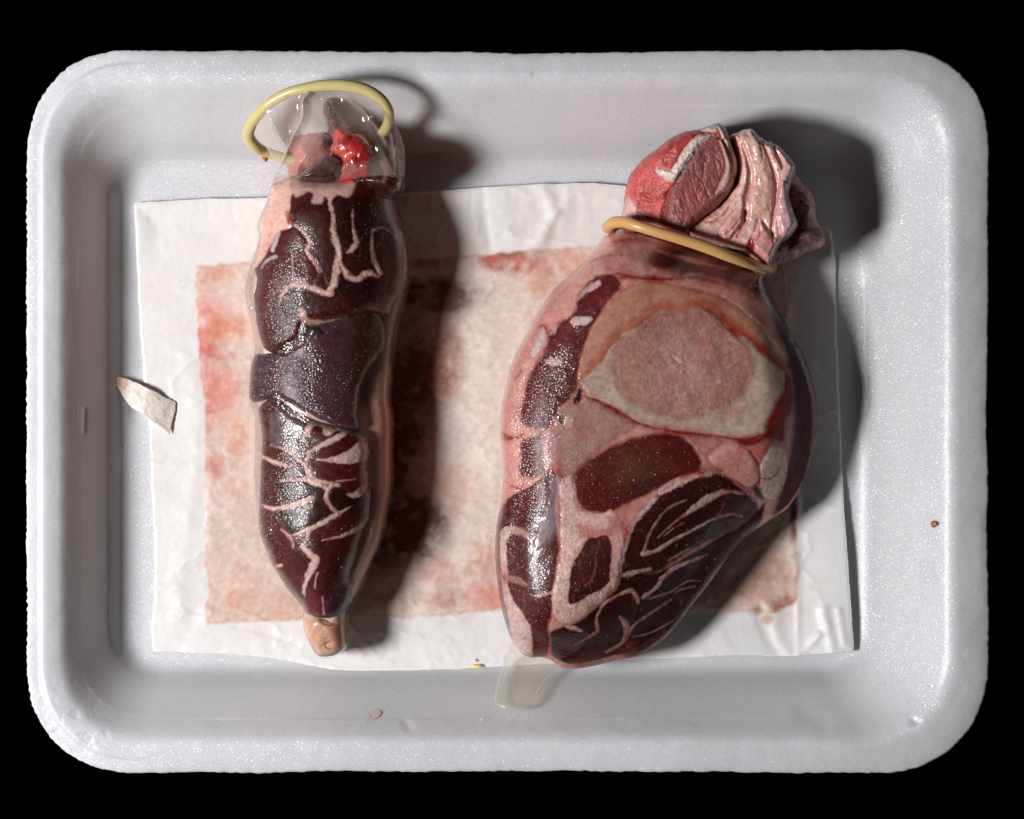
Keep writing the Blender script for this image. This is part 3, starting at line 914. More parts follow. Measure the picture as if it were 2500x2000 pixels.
    up.paint('fat_edge', z1((1210, 930), (1320, 1000), (1345, 1150), (1390, 1260), (1370, 1270), (1290, 1120)), A(140, 108, 104), edge=6, jit=(4, 20), rough=0.4, wet=0.8, grain=0.4)
    # ragged fat selvage on the shoulder edge
    up.paint('fat_edge', z1((480, 1330), (510, 1240), (530, 1205)), A(190, 170, 176), w=[10, 12, 6], edge=3, jit=(2, 8), rise=0.0004)
    up.paint('fat_edge', z1((400, 1450), (440, 1400), (500, 1375), (512, 1385)), A(184, 164, 168), w=[6, 8, 8, 3], edge=3, jit=(2, 8), rise=0.0004)
    seams = [
        (z1((880, 975), (905, 1080), (910, 1180), (930, 1270), (950, 1350), (940, 1440), (925, 1530), (890, 1625)), [7, 8, 10, 16, 14, 14, 17, 19]),
        (z1((890, 1640), (800, 1615), (720, 1580), (640, 1570), (590, 1600), (540, 1655)), [16, 12, 13, 12, 9, 4]),
        (z1((640, 1155), (720, 1220), (748, 1290), (730, 1340), (780, 1420), (822, 1492)), [3, 5, 6, 10, 7, 2]),
        (z1((962, 1420), (1010, 1510), (1080, 1535), (1150, 1490), (1220, 1515)), [6, 13, 15, 15, 7]),
        (z1((1045, 1050), (1050, 1180), (1072, 1275), (1040, 1330), (1010, 1352)), [3, 4, 13, 10, 3]),
        (z1((1180, 1180), (1178, 1300), (1200, 1420), (1242, 1492)), [5, 6, 10, 10]),
        (z1((1180, 1195), (1255, 1168), (1340, 1235)), [5, 4, 2]),
        (z1((625, 1370), (632, 1540)), [3, 2]),
        (z2((830, 205), (848, 270), (920, 312), (1050, 305), (1205, 278)), [14, 17, 15, 10, 6]),
        (z2((828, 260), (853, 330), (852, 400), (803, 470), (705, 535), (620, 556)), [6, 5, 5, 5, 5, 4]),
        (z2((640, 160), (655, 100), (700, 40)), [3, 5, 4]),
    ]
    for k, (pts, w) in enumerate(seams):
        up.paint('fat_seam', pts, FAT, w=[q * 1.0 for q in w], edge=3.0, jit=(5.5, 9), rise=0.00025, soft=5, groove=0.0002, gw=3, rough=0.55, wet=0.45, grain=0.8, tex=tx_fat(k), seed=k)
    up.paint('red_nick', z1((630, 1110), (580, 1060), (600, 1140)), A(150, 70, 50), w=[4, 5, 3], edge=3)
    fat_height(up, 3); seep(up, 0.45, 6, 5)
    up.mist[:] = 0.35 + 0.6 * sst(1, 40, up.sd) * sst(800, 640, up.X) * sst(560, 660, up.Y)
    up.names[0] = 'muscle_edge'
    r = up.build('marbled_chunk', M_MEAT)
    tag(r, 'marbled dark red meat chunk with pink fat shoulder, upper end of left condom', 'meat')
    L_FIELDS.append(up)

    # --- lower marbled chunk
    low = piece(z2((430, 1015), (500, 960), (585, 930), (720, 1030), (850, 1100), (1000, 1150), (1240, 1200), (1310, 1215), (1360, 1280), (1405, 1380), (1385, 1480), (1375, 1700)) +
                z3((1380, 100), (1412, 210), (1395, 330), (1390, 400), (1335, 520), (1305, 640), (1255, 800), (1230, 900), (1260, 1000), (1245, 1100), (1205, 1200), (1100, 1255), (900, 1245), (830, 1220), (770, 1130), (650, 980),
                   (550, 820), (490, 690), (440, 560), (428, 400), (430, 250), (432, 60)) + z2((438, 1650), (448, 1400), (455, 1230), (425, 1100)), 0.0006, edge_r=26, edge_d=0.004, seed=14)
    low.base(A(88, 29, 28), 0.38, 0.65, 0.3)
    low.col = tx_muscle(41, 0.9)(low.X, low.Y, None, low.col)
    for k, (pts, c) in enumerate((
        (z2((460, 1240), (560, 1340), (700, 1380), (800, 1460), (840, 1560), (700, 1640), (440, 1620)), A(84, 28, 24)),
        (z2((960, 1500), (1080, 1490), (1340, 1490), (1360, 1660), (1150, 1660), (960, 1600), (930, 1540)), A(92, 28, 28)),
        (z3((640, 100), (850, 80), (1000, 140), (1040, 200), (1110, 340), (900, 460), (760, 520), (640, 330), (880, 260), (900, 220), (700, 250)), A(58, 30, 24)),
        (z3((1070, 150), (1150, 140), (1260, 220), (1400, 220), (1380, 400), (1200, 340), (1130, 330), (1060, 250)), A(48, 20, 20)),
        (z3((430, 330), (620, 330), (640, 480), (740, 620), (740, 720), (860, 900), (800, 1060), (640, 950), (470, 660)), A(96, 32, 34)),
        (z3((880, 600), (1010, 590), (1320, 520), (1230, 800), (1180, 980), (960, 1040), (860, 1000), (950, 760)), A(80, 28, 30)),
        (z3((830, 1060), (900, 1010), (990, 1060), (990, 1220), (860, 1210), (790, 1140)), A(112, 40, 44)),
        (z3((1020, 1040), (1150, 1000), (1250, 1000), (1210, 1190), (1100, 1245), (1000, 1220)), A(72, 40, 48)))):  # last lobe's purple is a sheen put into the colour
        low.paint('muscle_lobe', pts, c, edge=8, jit=(4, 30), rise=0.0006, soft=26, groove=0.0003, gw=5, tex=tx_muscle(50 + k, 0.2 + 0.4 * k), seed=k)
    low.paint('grey_membrane', z2((560, 1080), (700, 1030), (860, 1130), (840, 1230), (800, 1300), (790, 1400), (640, 1350), (550, 1340)), A(112, 86, 90), edge=8, jit=(4, 20), rise=0.0006, wet=1.0, rough=0.25, grain=0.3, tex=tx_muscle(61, 1.5, 7, 0.3))
    for k, pts in enumerate((z2((1010, 1160), (1080, 1175), (1115, 1200), (1090, 1240), (1040, 1255), (1010, 1220)), z2((1330, 1275), (1372, 1300), (1375, 1390), (1345, 1475), (1180, 1485), (1050, 1472), (955, 1452), (1100, 1430), (1230, 1370)))):
        low.paint('fat_patch', pts, FAT, edge=2.5, jit=(2.6, 10), rise=0.0005, soft=5, rough=0.55, wet=0.45, grain=0.8, tex=tx_fat(80 + k))
    seams = [
        (z2((740, 1080), (850, 1110), (1000, 1165), (1100, 1188), (1225, 1205)), [6, 7, 8, 14, 9]), (z2((920, 1145), (870, 1220), (828, 1292)), [18, 13, 3]),
        (z2((1180, 1240), (1050, 1310), (930, 1370), (865, 1402)), [16, 12, 9, 5]), (z2((480, 1430), (560, 1465), (640, 1490), (725, 1522)), [6, 9, 10, 5]),
        (z2((560, 1335), (700, 1375), (800, 1452), (870, 1505), (920, 1600)), [3, 6, 7, 10, 7]), (z2((900, 1410), (865, 1480), (880, 1570)), [9, 10, 8]),
        (z3((640, 80), (740, 75), (860, 62)), [3, 4, 7]), (z3((855, 58), (950, 100), (1025, 132)), [13, 13, 11]), (z3((950, 70), (1135, 118)), [8, 8]),
        (z3((1080, 108), (1040, 180), (1045, 250), (1090, 310), (1132, 356)), [12, 11, 10, 10, 10]), (z3((1132, 355), (1030, 412), (900, 480), (758, 532)), [12, 11, 11, 5]),
        (z3((900, 488), (868, 560), (838, 622)), [7, 6, 7]), (z3((828, 628), (900, 700), (938, 742), (900, 830), (860, 920), (830, 1010), (842, 1062)), [9, 14, 19, 16, 11, 7, 2]),
        (z3((912, 225), (800, 270), (700, 302), (570, 312), (478, 288)), [11, 17, 13, 11, 7]), (z3((1332, 450), (1280, 490), (1150, 545), (1000, 576)), [11, 12, 6, 2]),
        (z3((650, 488), (710, 540), (752, 600), (750, 642)), [5, 7, 5, 2]), (z3((642, 798), (568, 816)), [7, 3]), (z3((1120, 82), (1275, 68)), [3, 2]), (z3((1362, 125), (1280, 200), (1208, 190)), [17, 15, 4]),
        (z3((1362, 10), (1362, 125)), [5, 6]), (z3((930, 985), (940, 900), (960, 850)), [3, 2, 2]), (z3((1150, 345), (1230, 300)), [7, 2]), (z3((990, 1060), (1000, 1210)), [3, 3])]
    for k, (pts, w) in enumerate(seams):
        low.paint('fat_seam', pts, FAT, w=[q * 1.0 for q in w], edge=3.0, jit=(5.5, 9), rise=0.00025, soft=5, groove=0.0002, gw=3, rough=0.55, wet=0.45, grain=0.8, tex=tx_fat(90 + k), seed=20 + k)
    low.paint('dark_pit', z3((1105, 785), (1125, 810), (1118, 860), (1095, 880), (1085, 830)), A(36, 8, 10), edge=3, rise=-0.0015, soft=6)
    fat_height(low, 5); seep(low, 0.45, 6, 15)
    low.mist[:] = 0.4 + 0.6 * sst(0, 30, low.sd) * sst(740, 650, low.X) * sst(1330, 1270, low.Y)
    low.mist *= 1 - 0.95 * np.exp(-((low.X - 662) / 40) ** 2 - ((low.Y - 1030) / 60) ** 2)
    low.names[0] = 'muscle_edge'
    r = low.build('marbled_chunk', M_MEAT)
    tag(r, 'marbled dark red meat chunk tapering to the closed tip of left condom', 'meat')
    L_FIELDS.append(low)

    # --- tan plug in the tip
    nub = piece(z3((795, 1225), (880, 1240), (960, 1248), (1060, 1275), (1150, 1250), (1188, 1235), (1190, 1350), (1188, 1470), (1150, 1540), (1060, 1572), (960, 1590), (890, 1522), (845, 1450), (805, 1350)), -0.0004, edge_r=16, edge_d=0.003, seed=25, jag=(1.5, 20))
    nub.base(A(210, 160, 134), 0.35, 1.0, 0.06)
    nub.col = tx_mottle(7, 40, 0.25)(nub.X, nub.Y, None, nub.col)
    nub.z += 0.00022 * fbm(nub.X, nub.Y, 24, 3, 2)
    nub.paint(None, z3((1060, 1330), (1190, 1270), (1190, 1500), (1120, 1560), (1080, 1450)), A(168, 96, 76), edge=14, part=False)
    for k, (pts, w) in enumerate(((z3((970, 1255), (985, 1290), (1040, 1310), (1080, 1300)), [3, 5, 5, 2]), (z3((1050, 1440), (1010, 1465), (1015, 1505), (1060, 1510)), [2, 4, 4, 2]), (z3((880, 1525), (920, 1550), (960, 1588)), [3, 4, 4]), (z3((840, 1240), (860, 1250), (850, 1230)), [2, 3, 2]))):
        nub.paint('dark_crease', pts, A(140, 66, 48), w=w, edge=2.5, groove=0.0005, jit=(1, 10))
    nub.names[0] = 'fat_plug'
    r = nub.build('fat_plug', M_MEAT)
    tag(r, 'smooth tan nub of fat filling the closed tip of the left condom', 'fat')
    L_FIELDS.append(nub)

    # --- scraps in the open mouth
    env2 = lambda z: type('E', (), {'sample': lambda s, X, Y: z(X, Y)})()
    pk = piece(z1((560, 560), (640, 490), (760, 470), (860, 490), (930, 600), (900, 690), (860, 720), (760, 780), (690, 810), (700, 860), (620, 850), (560, 780), (540, 700)), 0, edge_r=110, edge_d=0.0085, env=env2(lambda X, Y: 0.0150 + 0.007 * sst(400, 450, Y)), seed=31, jag=(10, 34))
    pk.base(A(186, 112, 106), 0.4, 0.6, 0.3); pk.col = tx_mottle(17, 50, 0.35)(pk.X, pk.Y, None, pk.col)
    tag(pk.build('meat_scrap', M_MEAT), 'pale pink meat scrap under cloudy film in the mouth of left condom', 'meat scrap')
    rd = piece(z1((865, 240), (930, 320), (1000, 420), (1120, 500), (1190, 610), (1215, 740), (1180, 840), (1040, 880), (930, 850), (925, 780), (950, 700), (880, 640), (890, 560), (840, 430), (815, 310)), 0, edge_r=34, edge_d=0.007,
               env=env2(lambda X, Y: 0.0232 + 0.0042 * sst(300, 360, Y) - 0.002 * sst(400, 440, Y)), seed=33, jag=(7, 26))
    rd.base(A(172, 22, 26), 0.22, 1.0, 0.15); rd.col = tx_mottle(19, 40, 0.5)(rd.X, rd.Y, None, rd.col)
    rd.z += 0.0012 * fbm(rd.X, rd.Y, 30, 3, 8)
    rd.paint('dark_spur', z1((865, 230), (940, 320), (1010, 425), (960, 460), (900, 530), (860, 500), (830, 410), (805, 300)), A(120, 46, 46), edge=10, jit=(4, 30), tex=tx_muscle(4, 1.2))
    rd.paint('fat_smear', z1((880, 620), (930, 590), (1000, 600), (1060, 660), (1020, 700), (930, 690)), A(206, 92, 80), edge=12, jit=(5, 20), op=0.9)
    rd.paint('fat_smear', z1((930, 800), (960, 730), (1080, 720), (1200, 735), (1100, 775), (1000, 815)), A(170, 96, 84), edge=8, jit=(5, 20), op=0.9)
    rd.paint('fat_smear', z1((900, 540), (950, 460), (990, 440), (1000, 520), (960, 560)), A(224, 96, 84), edge=10, jit=(4, 16), op=0.8)
    rd.names[0] = 'red_flesh'
    tag(rd.build('meat_scrap', M_MEAT), 'glossy bright red meat scrap with dark spur in mouth of left condom', 'meat scrap')
    dk = piece(z1((1060, 810), (1200, 745), (1215, 690), (1280, 650), (1330, 580), (1385, 610), (1400, 700), (1400, 790), (1385, 890), (1340, 950), (1240, 960), (1120, 900), (1020, 880)), 0, edge_r=40, edge_d=0.007, env=env2(lambda X, Y: 0.0272 - 0.002 * sst(400, 340, Y)), seed=35, jag=(7, 24))
    dk.base(A(70, 30, 30), 0.3, 0.9, 0.4); dk.col = tx_muscle(44, 1.3)(dk.X, dk.Y, None, dk.col)
    dk.paint('fat_streak', z1((1330, 600), (1345, 700), (1330, 800)), A(176, 140, 132), w=[3, 6, 3], edge=4)
    dk.paint('fat_streak', z1((1230, 700), (1270, 780), (1260, 860)), A(130, 84, 80), w=[4, 8, 4], edge=6)
    dk.names[0] = 'muscle_face'
    tag(dk.build('meat_scrap', M_MEAT), 'dark maroon meat scrap at right edge of the left condom mouth', 'meat scrap')
    ov = piece(z1((660, 815), (750, 735), (850, 662), (925, 675), (975, 715), (965, 790), (900, 850), (800, 862), (700, 850)), 0, edge_r=24, edge_d=0.0045, env=env2(lambda X, Y: 0.0276 + 0 * X), seed=37, jag=(4, 24))
    ov.base(A(88, 50, 48), 0.35, 0.8, 0.4); ov.col = tx_muscle(47, -0.5, 6, 0.3)(ov.X, ov.Y, None, ov.col)
    tag(ov.build('meat_scrap', M_MEAT), 'dark brown oval meat lobe below the red scrap in left condom', 'meat scrap')
    L_FIELDS.extend([rd, dk, ov, pk])
make_left()

# ------------------------------------------------------------------ tubes
def tube(name, pts, rad, mat, parent, closed=True, ring=18, sub=6):
    P = np.array(pts, float)
    if closed: C = smooth_closed(P, sub)
    else: C = smooth_open(P, sub)
    n = len(C)
    if closed: T = np.roll(C, -1, 0) - np.roll(C, 1, 0)
    else: T = np.gradient(C, axis=0)
    T /= np.linalg.norm(T, axis=1, keepdims=True)
    up = np.array([0, 0, 1.0])
    A1 = np.cross(T, up); A1 /= np.linalg.norm(A1, axis=1, keepdims=True) + 1e-9
    A2 = np.cross(A1, T)
    ang = np.linspace(0, 2 * np.pi, ring, endpoint=False)
    if callable(rad): R = np.array([rad(i / n) for i in range(n)])
    else: R = np.full(n, rad)
    V = C[:, None, :] + R[:, None, None] * (np.cos(ang)[None, :, None] * A1[:, None, :] + np.sin(ang)[None, :, None] * A2[:, None, :])
    V = V.reshape(-1, 3)
    F = []
    ar = np.arange(ring); nx = (ar + 1) % ring
    for i in range(n if closed else n - 1):
        a = i * ring; b = ((i + 1) % n) * ring
        F.append(np.stack([a + ar, a + nx, b + nx, b + ar], 1))
    F = np.vstack(F)[:, ::-1]
    return new_mesh(name, V, F, mat, parent)

def at(x, y, z):
    k = kz(z)
    return ((x - 1250) * k, (1000 - y) * k, z)

# ------------------------------------------------------------------ left condom
condom_l = empty('condom', at(800, 900, 0.0))
tag(condom_l, 'translucent latex condom packed with dark meat, yellow rim open at its mouth', 'condom', 'condoms packed with meat on the tray')
def child(o, root):
    o.parent = root
    o.matrix_parent_inverse = root.matrix_world.inverted() if False else o.matrix_parent_inverse
    o.location = tuple(-c for c in root.location)
    return o

ring_l = [(650, 372, .0125), (622, 356, .016), (606, 329, .0195), (618, 296, .0235), (651, 258, .0275), (696, 230, .030), (745, 216, .0315), (797, 209, .032), (848, 210, .032), (893, 220, .0315), (927, 240, .0305),
          (946, 265, .0285), (950, 290, .0255), (940, 318, .021), (915, 345, .0165), (870, 372, .0125), (800, 390, .0105), (720, 392, .0105)]
child(tube('rim', [at(*p) for p in ring_l], lambda t: 0.00150 + 0.00012 * math.sin(t * 17), M_RIM_L, condom_l), condom_l)

def film_field(outline, zfun, col, name, root, milk, mist=None, h=4.0, zref=ZL, smooth=True, inset=0, zedge=None, top=None):
    f = Field(outline, h=h, zref=zref, smooth=smooth)
    if inset: f.sd = f.sd + inset
    if top is not None: f.sd = np.minimum(f.sd, f.Y - top)
    f.z = zfun(f)
    f.zedge = f.z if zedge is None else np.full(f.X.shape, zedge)
    f.col[:] = col
    f.milk = milk(f)
    if mist is not None: f.mist = mist(f)
    o = f.build(name, M_FILM, root, bottom=False, film=True)
    return f

MILK = A(222, 214, 206)
film_l = film_field(L_OUT, lambda f: L_ENV.sample(f.X, f.Y) - 0.0001, MILK, 'film', condom_l,
                    lambda f: np.clip(0.03 + 0.03 * fbm(f.X, f.Y, 60, 4, 5) + 0.10 * sst(50, 10, f.sd) + 0.22 * sst(40, 0, f.sd) * sst(700, 600, f.X), 0.01, 0.6),
                    lambda f: 0.25 + 0.3 * fbm(f.X, f.Y, 80, 3, 6), zedge=0.0115, top=440)

BAG = px((640, 345), (625, 318), (622, 305), (640, 283), (662, 262), (700, 238), (747, 225), (797, 218), (848, 219), (890, 229), (920, 247), (938, 268), (950, 284), (965, 300), (978, 330), (986, 358), (989, 400), (985, 440), (975, 468), (940, 460), (900, 440), (820, 446), (760, 440), (712, 428), (680, 438), (652, 447), (664, 428), (680, 414), (668, 396), (655, 372))
def bag_z(f):
    v = np.clip((f.Y - 215) / 235, 0, 1)
    z = 0.0318 - 0.0036 * v
    low = L_ENV.sample(f.X, f.Y) + 0.0004
    z = z * (1 - sst(425, 458, f.Y)) + np.minimum(z, low) * sst(425, 458, f.Y)
    side = round_profile(f.sd, 70)
    z = z - 0.006 * (1 - side) * sst(250, 330, f.Y)
    for pts, hg, wd in ((px((757, 232), (743, 250), (742, 290), (722, 330), (700, 378), (676, 415), (655, 447)), 0.0022, 7), (px((660, 290), (690, 345), (700, 370)), 0.0010, 8), (px((850, 245), (890, 275), (920, 310), (945, 350)), 0.0011, 9),
                        (px((900, 300), (930, 360), (960, 420)), 0.0009, 10), (px((700, 440), (740, 425), (800, 440)), 0.0006, 9), (px((960, 330), (966, 380), (975, 440)), 0.0012, 8)):
        P = smooth_open(pts)
        d = sd_line(f.X, f.Y, P, np.zeros(len(P)))
        z = z + hg * np.exp(-np.abs(d / wd) ** 1.5)
    return z + 0.0004 * fbm(f.X, f.Y, 50, 3, 15)
bag = film_field(BAG, bag_z, A(236, 218, 210), 'mouth_film', condom_l,
                 lambda f: np.clip((0.20 + 0.14 * sst(810, 740, f.X) + 0.08 * fbm(f.X, f.Y, 70, 4, 8) - 0.06 * np.exp(-((f.X - 815) / 40) ** 2 - ((f.Y - 280) / 50) ** 2) + 0.1 * sst(20, 0, f.sd)) * (1 - 0.97 * sst(0.25, 0.8, np.exp(-((f.X - 860) / 90) ** 2 - ((f.Y - 362) / 62) ** 2))) * (1 - 0.85 * np.exp(-((f.X - 785) / 70) ** 2 - ((f.Y - 412) / 34) ** 2)) + 0.34 * np.exp(-(sd_line(f.X, f.Y, np.array(px((757, 232), (743, 250), (742, 290), (722, 330), (700, 378), (676, 415), (655, 447)), float), np.zeros(7)) / 4.5) ** 2) + 0.14 * np.exp(-(sd_line(f.X, f.Y, np.array(px((850, 245), (890, 275), (920, 310), (945, 350)), float), np.zeros(4)) / 6) ** 2) * (1 - 0.75 * sst(410, 440, f.Y)), 0.02, 0.6), h=2.5, zref=0.028, smooth=False)  # extra milk along the fold lines paints in their white glint
for o in list(COL.objects):
    if o.parent is condom_l and o.type == 'MESH' and o.name.split('.')[0] in ('film', 'mouth_film'): child(o, condom_l)

# ------------------------------------------------------------------ right sheath: the big cut piece
R_OUT = px((1481, 566), (1462, 594), (1432, 627), (1400, 658), (1350, 705), (1310, 764), (1279, 824), (1251, 879), (1232, 950), (1220, 1017), (1220, 1064), (1224, 1110), (1226, 1175), (1222, 1225), (1211, 1292), (1208, 1351), (1213, 1426), (1225, 1501), (1246, 1568),
           (1271, 1605), (1296, 1618), (1321, 1617), (1350, 1626), (1377, 1645), (1434, 1643), (1517, 1624), (1567, 1612), (1622, 1578), (1663, 1534), (1701, 1484), (1747, 1426), (1789, 1367), (1835, 1317), (1893, 1275), (1935, 1246), (1964, 1204), (1989, 1146), (2006, 1083),
           (2012, 1025), (2008, 965), (1989, 894), (1961, 827), (1926, 772), (1894, 717), (1880, 680), (1877, 655), (1800, 632), (1700, 596), (1600, 568), (1530, 548))
def r_top(X, Y, sd):
    z = 0.0325 + 0 * X
    # lower right side falls away
    d = ((X - 1560) * 0.62 + (Y - 1330) * 0.78)
    z = z - 0.0135 * sst(-60, 270, d) - 0.0065 * sst(1380, 2000, X)
    z = z - 0.004 * sst(1860, 1990, X) - 0.002 * sst(1420, 1620, Y)
    return z
R_ENV = Env(R_OUT, 125, 0.013, 0.0325, 0.9, sig=7.0, mod=r_top)
ZR = 0.030
def make_shank():
    f = Field(R_OUT, h=2.0, zref=ZR)
    f.rk = 0.14
    X, Y = f.X, f.Y
    e = R_ENV.sample(X, Y)
    f.z = e + 0.0006 * fbm(X, Y, 130, 4, 2)
    f.zedge = np.full(X.shape, 0.013)
    f.zb = 0.013 - 0.0105 * round_profile(f.sd, 110)
    f.base(A(208, 146, 134), 0.35, 0.9, 0.12)
    f.col = tx_mottle(2, 50, 0.16)(X, Y, None, f.col)
    fib = fbm((X + Y * 0.8) * 3, (Y - X * 0.8) * 0.5, 60, 4, 6)
    f.col *= (1 + 0.10 * fib)[..., None]
    P = f.paint
    # shoulder under the ring
    P('membrane', z4((420, 960), (620, 990), (800, 1030), (1000, 1090), (1250, 1180), (1440, 1260), (1560, 1420), (1690, 1700), (1560, 1560), (1300, 1420), (1000, 1330), (700, 1300), (480, 1310), (330, 1300), (180, 1330), (60, 1420), (140, 1260), (250, 1120), (330, 1020)),
      A(190, 140, 130), edge=16, jit=(10, 40), wet=1.0, tex=tx_mottle(71, 26, 0.7), groove=0.0004)
    P('dark_muscle', z4((560, 1190), (700, 1060), (900, 1120), (1040, 1180), (1200, 1220), (1440, 1270), (1560, 1440), (1680, 1690), (1560, 1580), (1380, 1440), (1150, 1350), (940, 1310), (700, 1250)), A(92, 50, 52), edge=14, jit=(12, 34), wet=1.0, tex=tx_muscle(73, 0.4), rise=-0.0006)
    P('fat_streak', z4((600, 1190), (760, 1160), (900, 1180), (1040, 1210), (1160, 1240)), A(170, 116, 104), w=[6, 12, 14, 12, 5], edge=5, jit=(4, 18))
    P('dark_streak', z4((620, 1180), (720, 1190), (840, 1190)), A(46, 22, 26), w=[12, 26, 8], edge=7, jit=(4, 14))
    P('dark_streak', z4((330, 1290), (480, 1320), (700, 1330), (900, 1300)), A(120, 56, 52), w=[4, 6, 6, 3], edge=5, jit=(3, 18))
    P('dark_streak', z4((130, 1190), (240, 1150), (370, 1140)), A(160, 92, 84), w=[2, 5, 2], edge=5)
    for k, (pts, w) in enumerate(((z4((250, 1090), (420, 1060), (600, 1090), (760, 1150)), [3, 6, 8, 4]), (z4((300, 1040), (460, 1020), (620, 1040)), [2, 4, 2]), (z4((760, 1330), (920, 1290), (1120, 1340), (1300, 1440)), [3, 8, 8, 4]), (z4((1180, 1240), (1340, 1290), (1460, 1370)), [4, 8, 4]), (z4((200, 1240), (300, 1230), (440, 1260)), [3, 5, 3]))):
        P('film_streak', pts, A(206, 160, 150) if k % 2 == 0 else A(120, 66, 62), w=w, edge=6, jit=(4, 14), op=0.7, seed=k)
    P('red_muscle', z4((930, 1240), (1050, 1230), (1150, 1270), (1120, 1310), (1000, 1290)), A(120, 40, 38), edge=6, wet=1)
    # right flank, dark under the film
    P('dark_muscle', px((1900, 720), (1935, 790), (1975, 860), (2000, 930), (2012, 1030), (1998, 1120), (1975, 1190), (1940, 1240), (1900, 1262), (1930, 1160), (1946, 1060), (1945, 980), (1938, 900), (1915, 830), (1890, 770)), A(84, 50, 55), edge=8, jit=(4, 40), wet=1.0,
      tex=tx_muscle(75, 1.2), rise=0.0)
    # left band of muscle
    P('muscle_band', z5((660, 60), (740, 45), (790, 85), (805, 130), (720, 220), (640, 350), (580, 480), (550, 600), (540, 700), (500, 800), (430, 870), (400, 920), (380, 980), (330, 1060), (318, 1290), (185, 1290), (180, 1130), (196, 1085), (290, 1030), (190, 960), (195, 850), (220, 720), (260, 620), (340, 520), (360, 400), (500, 300), (530, 200), (600, 110)),
      A(112, 38, 40), edge=6, jit=(7, 14), rise=-0.0005, groove=0.0004, wet=1.0, grain=0.3, tex=tx_muscle(77, 1.1))
    for k, pts in enumerate((z5((535, 195), (570, 140), (640, 100), (668, 95), (660, 125), (590, 165), (548, 205)), z5((480, 345), (520, 318), (600, 312), (625, 325), (610, 352), (530, 362)), z5((330, 585), (370, 565), (440, 580), (438, 605), (360, 612)), z5((365, 410), (395, 370), (405, 400), (385, 435)),
                             z5((250, 540), (270, 460), (300, 375), (330, 375), (340, 420), (335, 490), (290, 540), (260, 560)))):
        P('fat_patch', pts, A(206, 182, 180), edge=3, jit=(6, 13), rise=0.0006, soft=5, rough=0.5, wet=0.7, grain=0.6, tex=tx_fat(k + 3))
    # marks in the pink flank
    for k, (pts, w) in enumerate(((z5((70, 1040), (95, 1070), (160, 1060), (195, 1040)), [4, 6, 4, 3]), (z5((300, 370), (330, 365), (345, 420)), [2, 4, 2]), (z5((170, 900), (190, 880)), [3, 6]), (z5((150, 700), (185, 640)), [2, 4]), (z6((180, 20), (220, 45), (250, 40)), [4, 6, 3]), (z6((240, 330), (290, 345), (300, 320)), [3, 7, 3]))):
        P('blood_streak', pts, A(150, 66, 60), w=w, edge=4, jit=(2, 12), groove=0.0004)
    # lower left muscle
    P('muscle_lobe', z6((250, 380), (330, 340), (400, 290), (480, 230), (500, 330), (490, 450), (500, 560), (510, 700), (490, 850), (475, 1000), (470, 1100), (452, 1140), (464, 1260), (440, 1335), (380, 1358), (300, 1335), (225, 1240), (175, 1080), (145, 900), (134, 720), (146, 560), (180, 450)),
      A(100, 34, 35), edge=4, jit=(3, 20), rise=0.0005, soft=20, groove=0.0004, wet=0.7, tex=tx_muscle(81, 1.3))
    P('fat_rib', z6((250, 575), (205, 600), (190, 660), (190, 780), (195, 860), (205, 950), (225, 1020), (262, 1100), (290, 1200), (305, 1320)), FAT, w=[10, 22, 16, 14, 16, 16, 24, 40, 54, 50], edge=2.5, jit=(4, 14), rise=0.0008, soft=8, rough=0.5, wet=0.75, grain=0.5, tex=tx_fat(9))
    P('fat_rib', z6((240, 590), (300, 600), (340, 640)), FATD, w=[14, 18, 5], edge=4, jit=(4, 12), rise=0.0005)
    P('fat_rib', z6((200, 870), (260, 880), (320, 905), (345, 900)), FATD, w=[16, 20, 10, 3], edge=4, jit=(4, 12), rise=0.0005, op=0.8)
    P('fat_seam', z6((350, 965), (400, 970), (480, 945)), FAT, w=[3, 7, 6], edge=2.5, jit=(2, 10), rise=0.0004, tex=tx_fat(10))
    P('purple_film', z6((330, 930), (360, 860), (420, 800), (470, 720), (480, 780), (470, 860), (440, 910), (380, 945)), A(96, 58, 70), edge=6, wet=1.0, rise=0.0004)
    P('fold_highlight', z6((480, 250), (540, 270), (520, 400), (515, 560), (470, 620), (400, 700), (355, 735), (370, 640), (420, 520), (450, 420)), A(168, 146, 156), edge=14, jit=(8, 24), op=0.6, rise=0.0008, wet=1.0, rough=0.25)  # highlight on the film fold, put into the colour
    P('pink_flesh', z6((420, 0), (500, 0), (520, 100), (500, 220), (440, 240), (430, 120)), A(190, 140, 140), edge=10, jit=(6, 30), rise=0.0006)
    # fibrous tissue under the bone
    P('tendon', z5((440, 880), (500, 840), (560, 850), (640, 820), (800, 890), (905, 960), (880, 1010), (760, 1070), (660, 1140), (570, 1240), (520, 1330), (430, 1330), (410, 1150), (400, 1000)), A(172, 128, 116), edge=6, jit=(5, 30), rise=0.0003, grain=0.45, wet=0.9, tex=tx_mottle(83, 26, 0.3))
    P('fat_nodule', z5((445, 950), (470, 920), (510, 930), (515, 970), (490, 1000), (455, 990)), A(206, 170, 152), edge=5, rise=0.0009, soft=10)
    P('dark_gap', z5((548, 745), (560, 800), (545, 850), (510, 850), (520, 790)), A(52, 22, 28), edge=4, rise=-0.001, jit=(3, 10))
    P('dark_gap', z5((400, 890), (420, 910), (450, 960), (430, 970), (405, 930)), A(60, 24, 26), edge=4, rise=-0.0006, jit=(3, 10))
